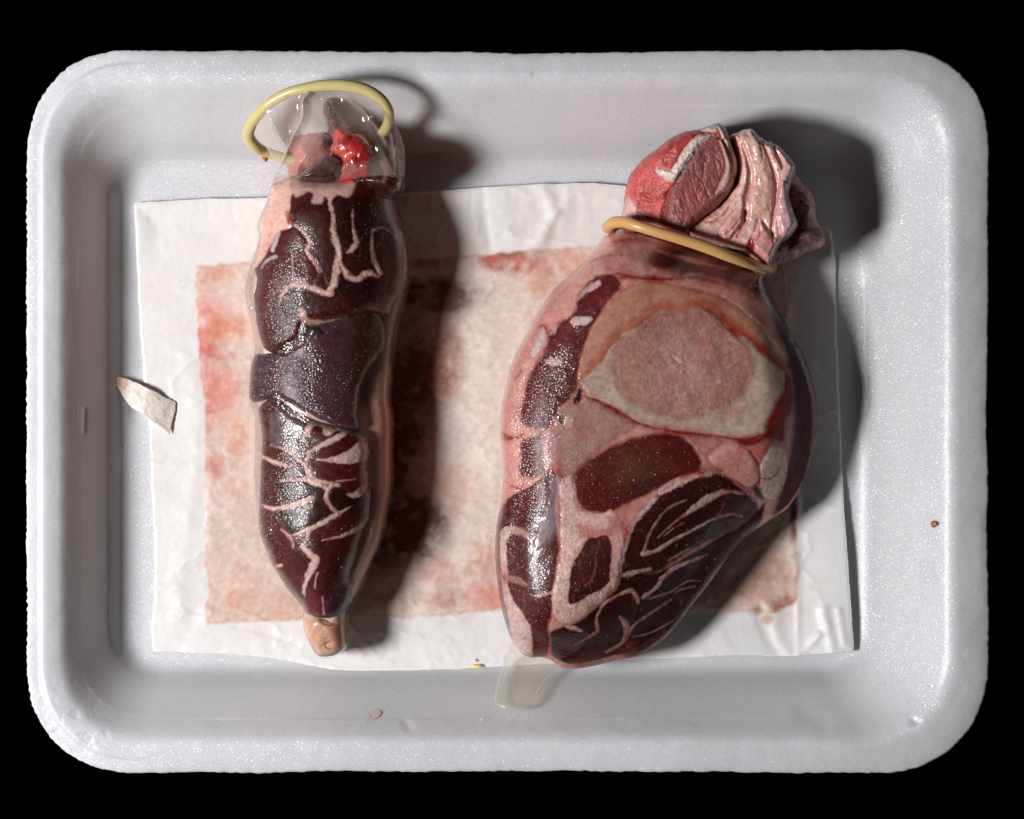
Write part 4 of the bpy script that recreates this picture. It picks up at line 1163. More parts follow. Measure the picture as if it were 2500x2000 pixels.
    # cartilage crescent and bone
    P('cartilage', z5((535, 700), (548, 580), (600, 430), (680, 290), (780, 170), (900, 105), (1020, 93), (1200, 125), (1400, 180), (1550, 265), (1700, 385), (1800, 495), (1845, 600), (1850, 700), (1700, 800), (1300, 800), (900, 800), (650, 800), (560, 760)), A(190, 134, 112), edge=5, jit=(3, 30), rise=0.0004, soft=14, groove=0.0005,
      wet=1.0, rough=0.3, grain=0.08, tex=tx_mottle(85, 60, 0.22))
    P('cartilage_edge', z5((560, 700), (640, 600), (720, 500), (800, 420), (900, 360), (1020, 270), (1180, 262), (1320, 240), (1440, 320)), A(186, 108, 86), w=[10, 14, 18, 22, 22, 22, 22, 22, 16], edge=14, jit=(6, 24))
    P('cartilage_edge', z5((1500, 225), (1620, 310), (1740, 420), (1820, 540), (1848, 640)), A(222, 180, 152), w=[6, 12, 18, 16, 8], edge=9, jit=(3, 20), part=True)
    P('red_marrow', z5((1420, 310), (1480, 330), (1580, 400), (1700, 500), (1790, 590), (1830, 650), (1820, 700), (1700, 620), (1600, 520), (1500, 440), (1430, 380)), A(170, 62, 44), edge=14, jit=(4, 24), rise=-0.0004)
    P('blood_rim', z5((1835, 640), (1872, 700), (1885, 800), (1870, 900), (1835, 960), (1815, 1090), (1750, 1040), (1700, 1010), (1735, 900), (1780, 830), (1815, 740)), A(150, 40, 32), edge=5, jit=(4, 22), rise=-0.0003, wet=1.0, tex=tx_mottle(87, 24, 0.5))
    P('bone', z5((548, 722), (640, 640), (690, 580), (740, 500), (800, 430), (900, 380), (960, 330), (1040, 272), (1100, 265), (1190, 280), (1250, 262), (1300, 243), (1340, 270), (1400, 300), (1430, 345), (1500, 400), (1620, 470), (1700, 560), (1833, 655), (1825, 770), (1785, 830), (1745, 900), (1710, 970), (1706, 1032), (1560, 1062), (1400, 1042), (1250, 1032), (1050, 1000), (900, 960), (780, 880), (700, 840), (600, 800)),
      A(190, 166, 148), edge=3.5, jit=(4, 18), rise=0.0006, soft=6, groove=0.0004, wet=0.8, rough=0.4, grain=0.15, tex=tx_mottle(89, 50, 0.22), smooth=False)
    def spongy(X, Y, sd, c):
        f1, f2, r = worley(X, Y, 7, 5)
        n = fbm(X, Y, 24, 4, 3)
        o = np.array(c) * (1 + 0.22 * (r - .5) + 0.24 * n + 0.2 * fbm(X, Y, 70, 3, 33) + 0.15 * fbm(X, Y, 7, 2, 35))[..., None]
        o = o * (1 - 0.3 * sst(0.5, 0.9, f1)[..., None] * np.array([.5, 1, 1]))
        g = np.exp(-((X - 1665) / 75) ** 2 - ((Y - 900) / 75) ** 2)[..., None]
        o = o * (1 - 0.6 * g) + A(212, 164, 158) * 0.6 * g
        g2 = np.exp(-((X - 1545) / 45) ** 2 - ((Y - 930) / 60) ** 2)[..., None] * 0.4
        o = o * (1 - g2) + A(196, 150, 112) * g2
        g3 = np.exp(-((X - 1818) / 16) ** 2 - ((Y - 930) / 50) ** 2)[..., None] * 0.5
        return o * (1 - g3) + A(150, 84, 78) * g3
    r = P('marrow', z5((745, 560), (800, 460), (880, 395), (960, 335), (1045, 278), (1100, 270), (1190, 286), (1250, 268), (1300, 252), (1350, 285), (1425, 345), (1540, 450), (1605, 560), (1605, 700), (1530, 830), (1400, 895), (1230, 935), (1000, 900), (870, 830), (780, 740)),
      A(170, 122, 110), edge=16, jit=(9, 26), rise=0.0005, soft=20, wet=0.6, rough=0.45, grain=0.6, tex=spongy)
    f.z[r[0]] += sst(0, 15, r[1]) * (0.00007 * fbm(X[r[0]], Y[r[0]], 14, 3, 4) + 0.0002 * fbm(X[r[0]], Y[r[0]], 60, 3, 5))
    P('marrow_flake', z5((1115, 545), (1140, 555), (1165, 570), (1200, 590), (1180, 602), (1145, 590)), A(222, 190, 176), edge=2, jit=(3, 8), rise=0.0006, soft=3)
    for k, (pts, w) in enumerate(((z5((560, 800), (640, 830), (760, 890), (880, 960), (1000, 1000), (1200, 1035), (1400, 1055), (1560, 1075), (1700, 1045)), [3, 6, 7, 7, 5, 6, 6, 7, 6]),)):
        P('blood_streak', pts, A(140, 58, 54), w=w, edge=4, jit=(3, 16), groove=0.0005)
    # brown oval muscle
    def ovt(X, Y, sd, c):
        o = tx_muscle(91, -0.4, 3, 0.12)(X, Y, sd, c)
        g = np.exp(-((X - 1545) / 70) ** 2 - ((Y - 1140) / 50) ** 2)[..., None] * 0.55
        return o * (1 - g) + A(96, 66, 46) * g
    P('oval_muscle', z6((598, 260), (650, 200), (760, 125), (900, 62), (1050, 28), (1180, 26), (1265, 60), (1320, 120), (1352, 200), (1330, 245), (1200, 285), (1060, 360), (900, 440), (800, 487), (700, 482), (640, 452), (606, 380)), A(104, 36, 32), edge=7, jit=(5, 22), rise=0.0004, soft=30, groove=0.0005, wet=1.0, rough=0.25, grain=0.1, tex=ovt)
    P('pink_flesh', z6((1260, 40), (1400, 40), (1480, 80), (1400, 130), (1400, 180), (1480, 240), (1420, 250), (1340, 230), (1350, 180), (1310, 100)), A(180, 122, 114), edge=6, jit=(5, 20), rise=0.0003, tex=tx_mottle(93, 18, 0.3))
    P('fat_lobe', z6((1398, 140), (1480, 92), (1560, 84), (1640, 120), (1692, 200), (1695, 290), (1640, 335), (1560, 300), (1480, 235), (1405, 190)), A(222, 158, 146), edge=4, jit=(2.5, 20), rise=0.0010, soft=18, groove=0.0005, wet=1.0, tex=tx_mottle(95, 22, 0.22))
    P('fat_lobe', z6((1640, 110), (1760, 60), (1790, 80), (1740, 150), (1700, 220), (1680, 180)), A(196, 110, 102), edge=6, jit=(3, 18), rise=0.0005)
    P('fat_lobe', z6((1700, 215), (1735, 140), (1770, 98), (1820, 98), (1872, 165), (1868, 300), (1810, 405), (1735, 390), (1702, 280)), A(234, 204, 194), edge=3, jit=(2, 14), rise=0.0010, soft=14, groove=0.0005, grain=0.8, wet=0.8, tex=tx_fat(13))
    P('vessel', z6((1830, 220), (1800, 270), (1760, 290), (1710, 285)), A(120, 74, 70), w=[2, 3, 3, 2], edge=2, jit=(1, 10), groove=0.0003)
    P('dark_gap', z6((1665, 330), (1700, 345), (1735, 410), (1700, 405), (1670, 370)), A(56, 18, 20), edge=5, rise=-0.001, jit=(3, 10))
    P('blood_streak', z6((1640, 130), (1690, 210), (1700, 300), (1660, 340)), A(150, 44, 40), w=[4, 6, 6, 5], edge=4, groove=0.0005)
    P('blood_pool', z6((1560, 70), (1650, 95), (1760, 50), (1830, 60), (1800, 0), (1740, 0), (1700, 40), (1620, 60)), A(130, 32, 30), edge=6, jit=(5, 16), rise=-0.0004)
    # crumbly fat loop round the small muscle
    P('fat_loop', z6((525, 300), (570, 270), (600, 285), (606, 390), (640, 470), (740, 490), (830, 470), (892, 560), (902, 680), (872, 850), (842, 920), (740, 1025), (640, 1115), (590, 1142), (520, 1122), (474, 1055), (478, 950), (500, 850), (522, 700), (520, 450)), A(222, 182, 172), edge=4, jit=(5, 12), rise=0.0007, soft=10, groove=0.0004,
      rough=0.5, wet=0.7, grain=0.7, tex=tx_fat(15))
    P('blood_streak', z6((640, 560), (700, 600), (790, 600), (840, 560), (900, 480), (1000, 420)), A(196, 118, 106), w=[16, 20, 14, 20, 26, 14], edge=9, jit=(5, 16), op=0.75)
    P('small_muscle', z6((690, 632), (740, 625), (800, 615), (822, 680), (817, 800), (803, 900), (700, 965), (600, 1017), (568, 1003), (575, 930), (590, 800), (640, 700)), A(92, 30, 32), edge=2.5, jit=(3.5, 12), rise=-0.0006, soft=8, wet=0.9, tex=tx_muscle(97, 1.2))
    P('fat_seam', z6((725, 730), (728, 800), (700, 880), (660, 910)), A(120, 74, 80), w=[3, 6, 5, 2], edge=3)
    # lobes low on the right, colour darkened for the shade on their slope
    P('muscle_lobe', z6((470, 1185), (560, 1152), (650, 1110), (850, 930), (890, 850), (1100, 840), (1250, 760), (1600, 560), (1690, 480), (1745, 430), (1715, 560), (1600, 690), (1500, 790), (1400, 920), (1300, 1050), (1200, 1180), (1100, 1270), (960, 1350), (860, 1342), (700, 1382), (560, 1388), (490, 1345), (462, 1250)), A(62, 24, 25), edge=5, jit=(3, 22), rise=0.0004, soft=24,
      groove=0.0004, wet=0.3, tex=tx_muscle(99, -0.6))
    P('muscle_lobe', z6((940, 560), (1000, 470), (1110, 370), (1250, 292), (1400, 250), (1480, 262), (1600, 350), (1690, 430), (1690, 500), (1560, 600), (1350, 690), (1200, 770), (1100, 835), (900, 855), (878, 800), (900, 680)), A(74, 30, 31), edge=6, jit=(5, 14), rise=0.0009, soft=20, groove=0.0007, wet=0.4, tex=tx_muscle(101, -0.6))
    P('muscle_lobe', z6((470, 1190), (540, 1160), (640, 1150), (690, 1200), (660, 1280), (580, 1340), (500, 1340), (470, 1260)), A(70, 27, 30), edge=5, jit=(3, 18), rise=0.0006, soft=18, groove=0.0005, wet=1.0, tex=tx_muscle(103, 0.8))
    P('muscle_lobe', z6((760, 1030), (860, 960), (950, 960), (980, 1060), (930, 1200), (880, 1290), (780, 1330), (740, 1200), (730, 1110)), A(68, 26, 28), edge=5, jit=(3, 18), rise=0.0006, soft=18, groove=0.0006, wet=0.4, tex=tx_muscle(105, 1.4))
    P('muscle_lobe', z6((560, 1380), (680, 1300), (860, 1290), (960, 1230), (990, 1330), (860, 1350), (700, 1390)), A(86, 34, 33), edge=8, jit=(4, 18), rise=0.0003, wet=0.9, tex=tx_muscle(107, 0.1))
    seams = [
        (z6((880, 780), (905, 670), (940, 560), (1000, 480), (1080, 400)), [8, 9, 12, 14, 11], A(190, 170, 172)), (z6((1110, 360), (1200, 310), (1300, 275), (1420, 250)), [18, 22, 14, 12], FAT),
        (z6((1240, 505), (1330, 440), (1400, 400), (1500, 362), (1610, 380)), [5, 16, 19, 10, 6], FAT), (z6((1095, 630), (1170, 560), (1260, 490)), [3, 5, 5], FATD),
        (z6((1010, 730), (1030, 640), (1070, 560), (1150, 460), (1260, 410)), [7, 5, 5, 5, 3], FATD), (z6((1005, 725), (1090, 705), (1180, 650), (1300, 590), (1420, 530), (1530, 500), (1600, 515)), [10, 9, 8, 6, 6, 5, 3], FAT),
        (z6((1440, 530), (1470, 480), (1490, 430)), [5, 4, 2], FATD), (z6((900, 852), (960, 835), (1050, 818)), [11, 12, 8], FAT), (z6((1160, 770), (1220, 735), (1290, 700)), [5, 7, 4], FATD),
        (z6((1010, 990), (1090, 930), (1130, 870), (1200, 815), (1290, 780), (1400, 740)), [8, 10, 12, 10, 8, 4], FAT), (z6((760, 1040), (820, 990), (930, 945), (970, 980), (985, 1020)), [5, 7, 9, 11, 8], FAT),
        (z6((740, 1170), (735, 1110), (760, 1050)), [8, 6, 4], FATD), (z6((610, 1270), (680, 1230), (740, 1190), (740, 1140)), [3, 6, 10, 6], FATD), (z6((875, 1100), (905, 1140), (920, 1200), (890, 1270)), [4, 14, 15, 4], FAT),
        (z6((800, 1320), (900, 1260), (960, 1160), (1060, 1090), (1180, 1010)), [5, 7, 6, 7, 3], FATD), (z6((960, 1230), (1060, 1210), (1200, 1140)), [2, 3, 2], FATD), (z6((560, 1150), (610, 1165), (650, 1185)), [8, 13, 5], FAT),
        (z6((1040, 1000), (1180, 960), (1280, 900), (1360, 900)), [3, 4, 3, 2], FATD), (z6((480, 1370), (560, 1395), (700, 1392), (860, 1352), (960, 1360)), [6, 9, 8, 9, 4], A(190, 140, 130)), (z6((455, 1110), (455, 1190), (466, 1260), (440, 1335)), [4, 3, 3, 4], A(170, 110, 104)),
        (z6((1130, 620), (1190, 575), (1250, 545)), [2, 3, 2], FATD), (z6((1210, 970), (1240, 950), (1330, 930)), [3, 4, 2], FATD), (z6((1540, 300), (1600, 340), (1680, 420)), [6, 12, 8], A(190, 130, 122))]
    for k, (pts, w, c) in enumerate(seams):
        P('fat_seam', pts, c, w=[q * 0.95 for q in w], edge=3.0, jit=(4.6, 9), rise=0.00025, soft=5, groove=0.0002, gw=3, rough=0.5, wet=0.35, grain=0.7, tex=tx_fat(110 + k), seed=k)
    P('air_bubble', z6((925, 345), (960, 310), (1040, 285), (1120, 268), (1135, 285), (1090, 320), (1000, 380), (950, 395), (925, 375)), A(72, 34, 34), edge=4, rise=0.0009, soft=8, wet=1.0, rough=0.15, jit=(1, 20))
    fat_height(f, 7); seep(f, 0.8, 11, 25)
    # condensation where the lamp side faces
    f.mist[:] = 0.15 + 0.6 * sst(0, 30, f.sd) * sst(1420, 1300, X - (1000 - Y) * 0.3) * sst(800, 900, Y) * sst(1560, 1450, Y) + 0.35 * sst(0, 40, f.sd) * sst(1700, 1500, X) 
    f.mist *= 1 - 0.9 * np.exp(-((X - 1325 - (1290 - Y) * 0.35) / 24) ** 2 - ((Y - 1290) / 90) ** 2)
    f.rough = np.maximum(f.rough, 0.62 * sst(1850, 1920, X))
    f.wet *= 1 - 0.9 * sst(1840, 1920, X)
    f.wet *= 1 - 0.75 * sst(60, 160, (X - 1560) * 0.62 + (Y - 1330) * 0.78)
    f.names[0] = 'outer_fat'
    r = f.build('shank_cut', M_MEAT)
    tag(r, 'thick bone-in meat cut with round marrow bone inside the right condom', 'meat')
    return f
SHANK = make_shank()

# ------------------------------------------------------------------ meat bundle sticking out above the right ring
def make_bundle():
    ZB = 0.030
    flat = lambda z: type('E', (), {'sample': lambda s, X, Y: z(X, Y)})()
    # dark rear chunk
    d = piece(z4((1600, 500), (1690, 515), (1760, 580), (1830, 670), (1862, 760), (1872, 850), (1912, 940), (1937, 1010), (1912, 1060), (1820, 1092), (1750, 1125), (1640, 1180), (1520, 1215), (1440, 1225), (1400, 1150), (1500, 900), (1560, 700)), 0, edge_r=45, edge_d=0.009, depth=0.016,
              env=flat(lambda X, Y: 0.0245 + 0.002 * sst(440, 380, Y)), zref=ZB, seed=51, jag=(4, 26))
    d.rk = 0.6
    d.base(A(186, 150, 144), 0.5, 0.25, 0.7); d.col = tx_muscle(121, 1.1, 5, 0.2, 1.0)(d.X, d.Y, None, d.col)
    d.z += 0.0008 * fbm(d.X, d.Y, 26, 4, 3) + 0.001 * fbm(d.X, d.Y, 80, 3, 4)
    d.paint('ragged_fat', z4((1700, 960), (1760, 930), (1830, 930), (1890, 960), (1890, 1030), (1800, 1060), (1740, 1090), (1650, 1110), (1640, 1060), (1690, 1020)), A(128, 92, 86), edge=5, jit=(7, 12), rise=0.0012, soft=8, grain=1.0, tex=tx_fat(21))
    d.paint('red_edge', z4((1850, 760), (1880, 850), (1915, 940), (1935, 1010), (1905, 1055)), A(150, 84, 80), w=[5, 9, 9, 12, 6], edge=6, jit=(3, 14))
    d.mist[:] = 0.35
    d.names[0] = 'muscle_face'
    tag(d.build('meat_chunk', M_MEAT), 'dull grey-brown meat chunk right of the sinew folds, outside right condom', 'meat')
    # folded sinew sheet
    s = piece(z4((1190, 250), (1240, 215), (1290, 195), (1345, 188), (1400, 235), (1440, 268), (1475, 285), (1492, 272), (1510, 295), (1560, 320), (1640, 410), (1682, 480), (1665, 560), (1640, 640), (1640, 720), (1680, 850), (1697, 920), (1660, 985), (1605, 1035), (1565, 1065), (1525, 1150), (1480, 1222), (1430, 1205), (1370, 1165), (1300, 1110), (1200, 1085),
                 (1130, 1075), (1050, 1050), (900, 1020), (860, 960), (960, 880), (1110, 770), (1200, 650), (1235, 560), (1230, 400)), 0, edge_r=22, edge_d=0.007, depth=0.014, env=flat(lambda X, Y: 0.0318 + 0 * X), zref=ZB, seed=53, jag=(2.5, 18))
    s.rk = 0.5
    s.base(A(232, 188, 176), 0.3, 0.9, 0.2); s.col = tx_mottle(23, 36, 0.2)(s.X, s.Y, None, s.col)
    s.z += 0.0004 * fbm(s.X, s.Y, 30, 4, 6) + 0.00015 * fbm(s.X, s.Y, 11, 3, 7)
    folds = ((z4((1240, 240), (1290, 380), (1330, 560), (1300, 760), (1290, 900), (1230, 1010)), [10, 16, 20, 22, 18, 8], -0.0018), (z4((1400, 260), (1470, 420), (1520, 600), (1510, 780), (1490, 950), (1500, 1050)), [6, 12, 14, 14, 14, 10], -0.0018), (z4((1490, 310), (1560, 450), (1570, 500)), [6, 16, 8], -0.002),
             (z4((1000, 900), (1120, 860), (1220, 700)), [6, 10, 6], -0.0016), (z4((1060, 1010), (1160, 990), (1260, 870)), [6, 8, 6], -0.0012), (z4((1390, 280), (1420, 420), (1390, 480)), [3, 5, 2], -0.001), (z4((1380, 860), (1400, 1000), (1330, 1080)), [3, 7, 5], -0.0012))
    for k, (pts, w, hh) in enumerate(folds):
        s.paint('sinew_fold', pts, A(206, 142, 130), w=w, edge=9, jit=(3, 20), rise=hh, soft=9, op=0.75, seed=k)
    s.paint('sinew_lobe', z4((1120, 1040), (1100, 980), (1160, 880), (1240, 810), (1280, 820), (1270, 900), (1210, 990), (1150, 1055)), A(226, 168, 156), edge=4, jit=(3, 16), rise=0.0016, soft=10, groove=0.0006, tex=tx_mottle(25, 26, 0.2))
    s.paint('sinew_lobe', z4((1330, 1100), (1360, 980), (1400, 880), (1450, 940), (1500, 1010), (1540, 1050), (1510, 1140), (1470, 1200), (1400, 1180)), A(220, 160, 152), edge=4, jit=(3, 14), rise=0.0016, soft=10, groove=0.0006, tex=tx_mottle(27, 20, 0.25))
    s.paint('sinew_lobe', z4((1540, 620), (1590, 600), (1620, 760), (1650, 900), (1640, 980), (1580, 1030), (1540, 960), (1530, 800)), A(214, 164, 168), edge=4, jit=(3, 16), rise=0.0012, soft=10, groove=0.0005, tex=tx_mottle(29, 24, 0.2))
    s.paint('sinew_lobe', z4((1340, 260), (1400, 300), (1450, 440), (1490, 620), (1480, 780), (1400, 840), (1340, 760), (1370, 600), (1340, 420)), A(224, 178, 158), edge=6, jit=(3, 20), rise=0.0010, soft=14, tex=tx_mottle(31, 26, 0.18))
    s.paint('fat_rim', z4((1500, 290), (1560, 340), (1630, 430), (1668, 500), (1650, 600)), A(226, 196, 188), w=[5, 6, 8, 10, 4], edge=3, jit=(3, 10), rise=0.0006, soft=4)
    s.paint('blood_pool', z4((1300, 1060), (1340, 1020), (1360, 1090), (1340, 1150), (1300, 1110)), A(140, 32, 32), edge=5, jit=(3, 12), rise=-0.0006)
    s.mist[:] = 0.3
    seep(s, 0.35, 9, 45)
    s.names[0] = 'sinew_sheet'
    tag(s.build('sinew_piece', M_MEAT), 'glistening pale pink folded sinew sheet poking out above right condom ring', 'meat')
    # red and brown muscle with crumbly fat
    m = piece(z4((400, 960), (385, 860), (392, 760), (408, 620), (420, 560), (500, 440), (620, 345), (750, 250), (870, 200), (960, 188), (1000, 170), (1060, 150), (1095, 143), (1125, 158), (1162, 200), (1192, 290), (1232, 400), (1248, 500), (1236, 570), (1200, 680), (1120, 770), (1000, 870), (900, 980), (860, 1030), (700, 1000), (550, 960)), 0, edge_r=30, edge_d=0.010, depth=0.018,
              env=flat(lambda X, Y: 0.0325 + 0.0012 * sst(520, 380, Y)), zref=ZB, seed=55, jag=(2.5, 22))
    m.rk = 0.5
    m.base(A(194, 80, 76), 0.5, 0.4, 0.8); m.col = tx_muscle(131, -0.9, 4, 0.14, 0.95)(m.X, m.Y, None, m.col)
    # left red face slopes to the lamp
    m.z -= 0.005 * sst(1650, 1540, m.X + (m.Y - 420) * -0.15)
    m.paint('fat_skin', z4((385, 900), (395, 760), (420, 700), (480, 780), (560, 850), (650, 900), (700, 1000), (500, 980)), A(226, 180, 170), edge=8, jit=(6, 20), wet=0.9, rise=0.0003, tex=tx_mottle(33, 26, 0.2))
    m.paint('brown_muscle', z4((1060, 260), (960, 300), (890, 400), (820, 500), (770, 610), (720, 680), (690, 800), (690, 900), (860, 1020), (960, 900), (1100, 780), (1200, 670), (1220, 560), (1200, 420), (1120, 300)), A(152, 84, 80), edge=4, jit=(3, 18), rise=-0.0006, soft=12, groove=0.0009, gw=5, grain=1.0, wet=0.35,
            tex=tx_muscle(133, 1.1, 5, 0.2, 0.95))
    cr2 = fbm((m.X - m.Y * 0.25) * 2.4, m.Y * 0.7, 40, 4, 63)
    inb = sd_poly(m.X, m.Y, np.array(z4((1040, 300), (960, 330), (890, 430), (800, 600), (740, 700), (720, 860), (860, 980), (1080, 760), (1160, 600), (1120, 400))))
    m.z -= 0.00022 * np.exp(-(cr2 / 0.09) ** 2) * sst(0, 14, inb)
    m.col *= 1 - (0.16 * np.exp(-(cr2 / 0.08) ** 2) * sst(0, 14, inb))[..., None]
    for k, (pts, w) in enumerate(((z4((720, 680), (690, 780), (670, 890)), [4, 7, 4]), (z4((760, 260), (700, 400), (690, 470)), [2, 6, 2]), (z4((545, 690), (620, 735), (700, 690)), [2, 6, 2]))):
        m.paint('muscle_cleft', pts, A(150, 52, 48), w=w, edge=7, jit=(5, 12), groove=0.0008, gw=6)
    cr = fbm(m.X + 14 * fbm(m.X, m.Y, 40, 3, 60), m.Y * 1.6, 22, 4, 61)
    m.z -= 0.00025 * np.exp(-(cr / 0.10) ** 2) * sst(1640, 1600, m.X) * sst(400, 440, m.Y)
    m.paint('fat_band', z4((630, 510), (690, 545), (745, 560), (790, 500), (850, 410), (920, 320), (980, 275), (1055, 255)), A(238, 212, 204), w=[9, 22, 30, 26, 30, 28, 22, 7], edge=2.5, jit=(3, 11), rise=0.0014, soft=8, groove=0.0006, rough=0.55, wet=0.4, grain=0.9, tex=tx_fat(35))
    m.paint('fat_band', z4((970, 200), (1040, 190), (1090, 170), (1130, 230), (1170, 330), (1215, 440), (1222, 530), (1235, 560)), A(240, 220, 212), w=[12, 26, 28, 22, 18, 16, 13, 4], edge=2.5, jit=(3, 11), rise=0.0010, soft=8, groove=0.0003, rough=0.55, wet=0.4, grain=0.9, tex=tx_fat(37))
    m.paint('fat_band', z4((1100, 290), (1130, 370), (1160, 460), (1170, 540), (1140, 620), (1070, 690)), A(196, 160, 154), w=[6, 10, 14, 24, 28, 8], edge=3.5, jit=(3, 11), rise=0.0007, soft=8, groove=0.0003, rough=0.55, wet=0.4, grain=0.9, tex=tx_fat(39))
    seep(m, 0.4, 8, 35)
    ids = [i for i, n in enumerate(m.names) if n == 'fat_band']
    mk = gblur(np.isin(m.lab, ids).astype(float), 1.2)
    f1, f2, rr = worley(m.X, m.Y, 8.0, 9); m.z += mk * 0.0002 * (1 - f1)
    m.z += 0.00012 * fbm(m.X, m.Y, 12, 3, 9)
    m.mist[:] = 0.75
    m.names[0] = 'red_muscle'
    tag(m.build('meat_chunk', M_MEAT), 'red and brown meat chunk with white crumbly fat band above right condom ring', 'meat')
    return d, s, m
BUNDLE = make_bundle()

# ------------------------------------------------------------------ right condom
condom_r = empty('condom', at(1600, 1100, 0.0))
tag(condom_r, 'wide stretched latex condom over bone-in meat, amber rim tight round its neck', 'condom', 'condoms packed with meat on the tray')
ring_r = [(1484, 557, .0235), (1496, 545, .0285), (1523, 543, .0325), (1556, 552, .0352), (1601, 566, .0365), (1653, 581, .0368), (1699, 595, .0365), (1741, 610, .0358), (1783, 627, .0345), (1822, 641, .032), (1855, 651, .0275), (1876, 656, .0215),
          (1880, 650, .013), (1850, 638, .007), (1760, 605, .005), (1650, 575, .005), (1550, 555, .006), (1500, 550, .011), (1485, 553, .017)]
child(tube('rim', [at(*p) for p in ring_r], lambda t: 0.00150 + 0.00008 * math.sin(t * 23), M_RIM_R, condom_r), condom_r)
def film_r_z(f):
    return R_ENV.sample(f.X, f.Y) + 0.00012 * sst(45, 12, f.sd) - 0.0030 * sst(20, 60, f.sd)
film_r = film_field(R_OUT, film_r_z, A(220, 204, 198), 'film', condom_r,
                    lambda f: np.clip((0.05 + 0.05 * fbm(f.X, f.Y, 60, 4, 5)) * sst(1750, 1500, f.X), 0.0, 0.4), lambda f: 0.12 + 0 * f.X, inset=-0.3, zref=ZR, zedge=0.013)
# empty reservoir tip poking out below
TIP = z6((300, 1180), (235, 1240), (190, 1370), (152, 1480), (136, 1560), (150, 1600), (200, 1624), (280, 1628), (340, 1610), (382, 1550), (430, 1475), (520, 1400), (520, 1250))
tipf = Field(TIP, h=2.5, zref=0.010)
wz = 0.0036 + 1.0 * np.maximum(wall_z(np.clip(0.3 + 0.7 * (1812 - tipf.Y) / 202, 0, 1)), 0.0) + 0.010 * sst(1640, 1560, tipf.Y)
tipf.zedge = wz
rp = round_profile(tipf.sd, 40)
tipf.z = wz + 0.0030 * rp + 0.0006 * fbm(tipf.X, tipf.Y, 40, 3, 3) * rp + 0.0016 * np.exp(-np.abs(sd_line(tipf.X, tipf.Y, np.array(z6((245, 1330), (215, 1420), (185, 1490))), np.zeros(3)) / 5) ** 1.5)
tipf.zb = wz - 0.0026 * rp
tipf.col[:] = A(236, 230, 214)
tipf.milk = np.clip(0.08 + 0.04 * fbm(tipf.X, tipf.Y, 50, 3, 7) + 0.24 * sst(8, 0, tipf.sd), 0, 0.6)
tipf.build('reservoir_tip', M_FILM, condom_r, bottom=True, film=True)
for o in list(COL.objects):
    if o.parent is condom_r and o.type == 'MESH' and o.name.split('.')[0] in ('film', 'reservoir_tip'): child(o, condom_r)

# ------------------------------------------------------------------ water
def dome(r, hgt, n=7, rings=3):
    V = []; F = []
    for k in range(rings):
        a = (math.pi / 2) * k / rings
        for j in range(n):
            t = 2 * math.pi * j / n
            V.append((r * math.cos(a) * math.cos(t), r * math.cos(a) * math.sin(t), hgt * math.sin(a)))
    V.append((0, 0, hgt))
    for k in range(rings - 1):
        for j in range(n):
            F.append((k * n + j, k * n + (j + 1) % n, (k + 1) * n + (j + 1) % n)); F.append((k * n + j, (k + 1) * n + (j + 1) % n, (k + 1) * n + j))
    b = (rings - 1) * n
    for j in range(n): F.append((b + j, b + (j + 1) % n, rings * n))
    return np.array(V), np.array(F)

def surf(fields, x, y):
    z = np.full(np.shape(x), -1.0)
    for f in fields:
        x = np.asarray(x, float); y = np.asarray(y, float)
        i = np.clip(((y - f.ys[0]) / f.h).astype(int), 0, len(f.ys) - 1); j = np.clip(((x - f.xs[0]) / f.h).astype(int), 0, len(f.xs) - 1)
        inb = (x > f.xs[0]) & (x < f.xs[-1]) & (y > f.ys[0]) & (y < f.ys[-1])
        ok = inb & (f.sd[i, j] > 0)
        z = np.where(ok, np.maximum(z, f.sample(x, y)), z)
    return z

def normal_at(fields, x, y, k, d=4.0):
    zx = (surf(fields, x + d, y) - surf(fields, x - d, y)) / (2 * d * k)
    zy = (surf(fields, x, y - d) - surf(fields, x, y + d)) / (2 * d * k)
    n = np.stack([-zx, -zy, np.ones_like(zx)], -1)
    n[..., :2] = np.clip(n[..., :2], -2, 2)
    return n / np.linalg.norm(n, axis=-1, keepdims=True)

def droplets(name, fields, density, bbox, count, root, zref, seed, rmin=1.3, rmax=3.0):
    r = np.random.default_rng(seed)
    x = r.uniform(bbox[0], bbox[2], count * 12); y = r.uniform(bbox[1], bbox[3], count * 12)
    p = density(x, y)
    keep = r.uniform(0, 1, len(x)) < p
    x = x[keep][:count]; y = y[keep][:count]
    z = surf(fields, x, y)
    ok = z > 0.005
    x, y, z = x[ok], y[ok], z[ok]
    k = kz(zref)
    nn = normal_at(fields, x, y, k)
    D, F = dome(1.0, 0.75, 6, 3)
    Vs = []; Fs = []
    rad = (rmin + (rmax - rmin) * r.uniform(0, 1, len(x)) ** 2.6) * k
    for i in range(len(x)):
        n = nn[i]
        a = np.cross(n, (0, 1, 0.001)); a /= np.linalg.norm(a); b = np.cross(n, a)
        L = D * rad[i]
        st = r.uniform(0.8, 1.5)
        Vs.append(np.array([(x[i] - 1250) * k, (1000 - y[i]) * k, z[i] + 0.00002]) + L[:, :1] * a + L[:, 1:2] * b * st + L[:, 2:] * n)
        Fs.append(F + i * len(D))
    o = new_mesh(name, np.vstack(Vs), np.vstack(Fs), M_DROP, root)
    o['kind'] = 'stuff'
    child(o, root)
    return o

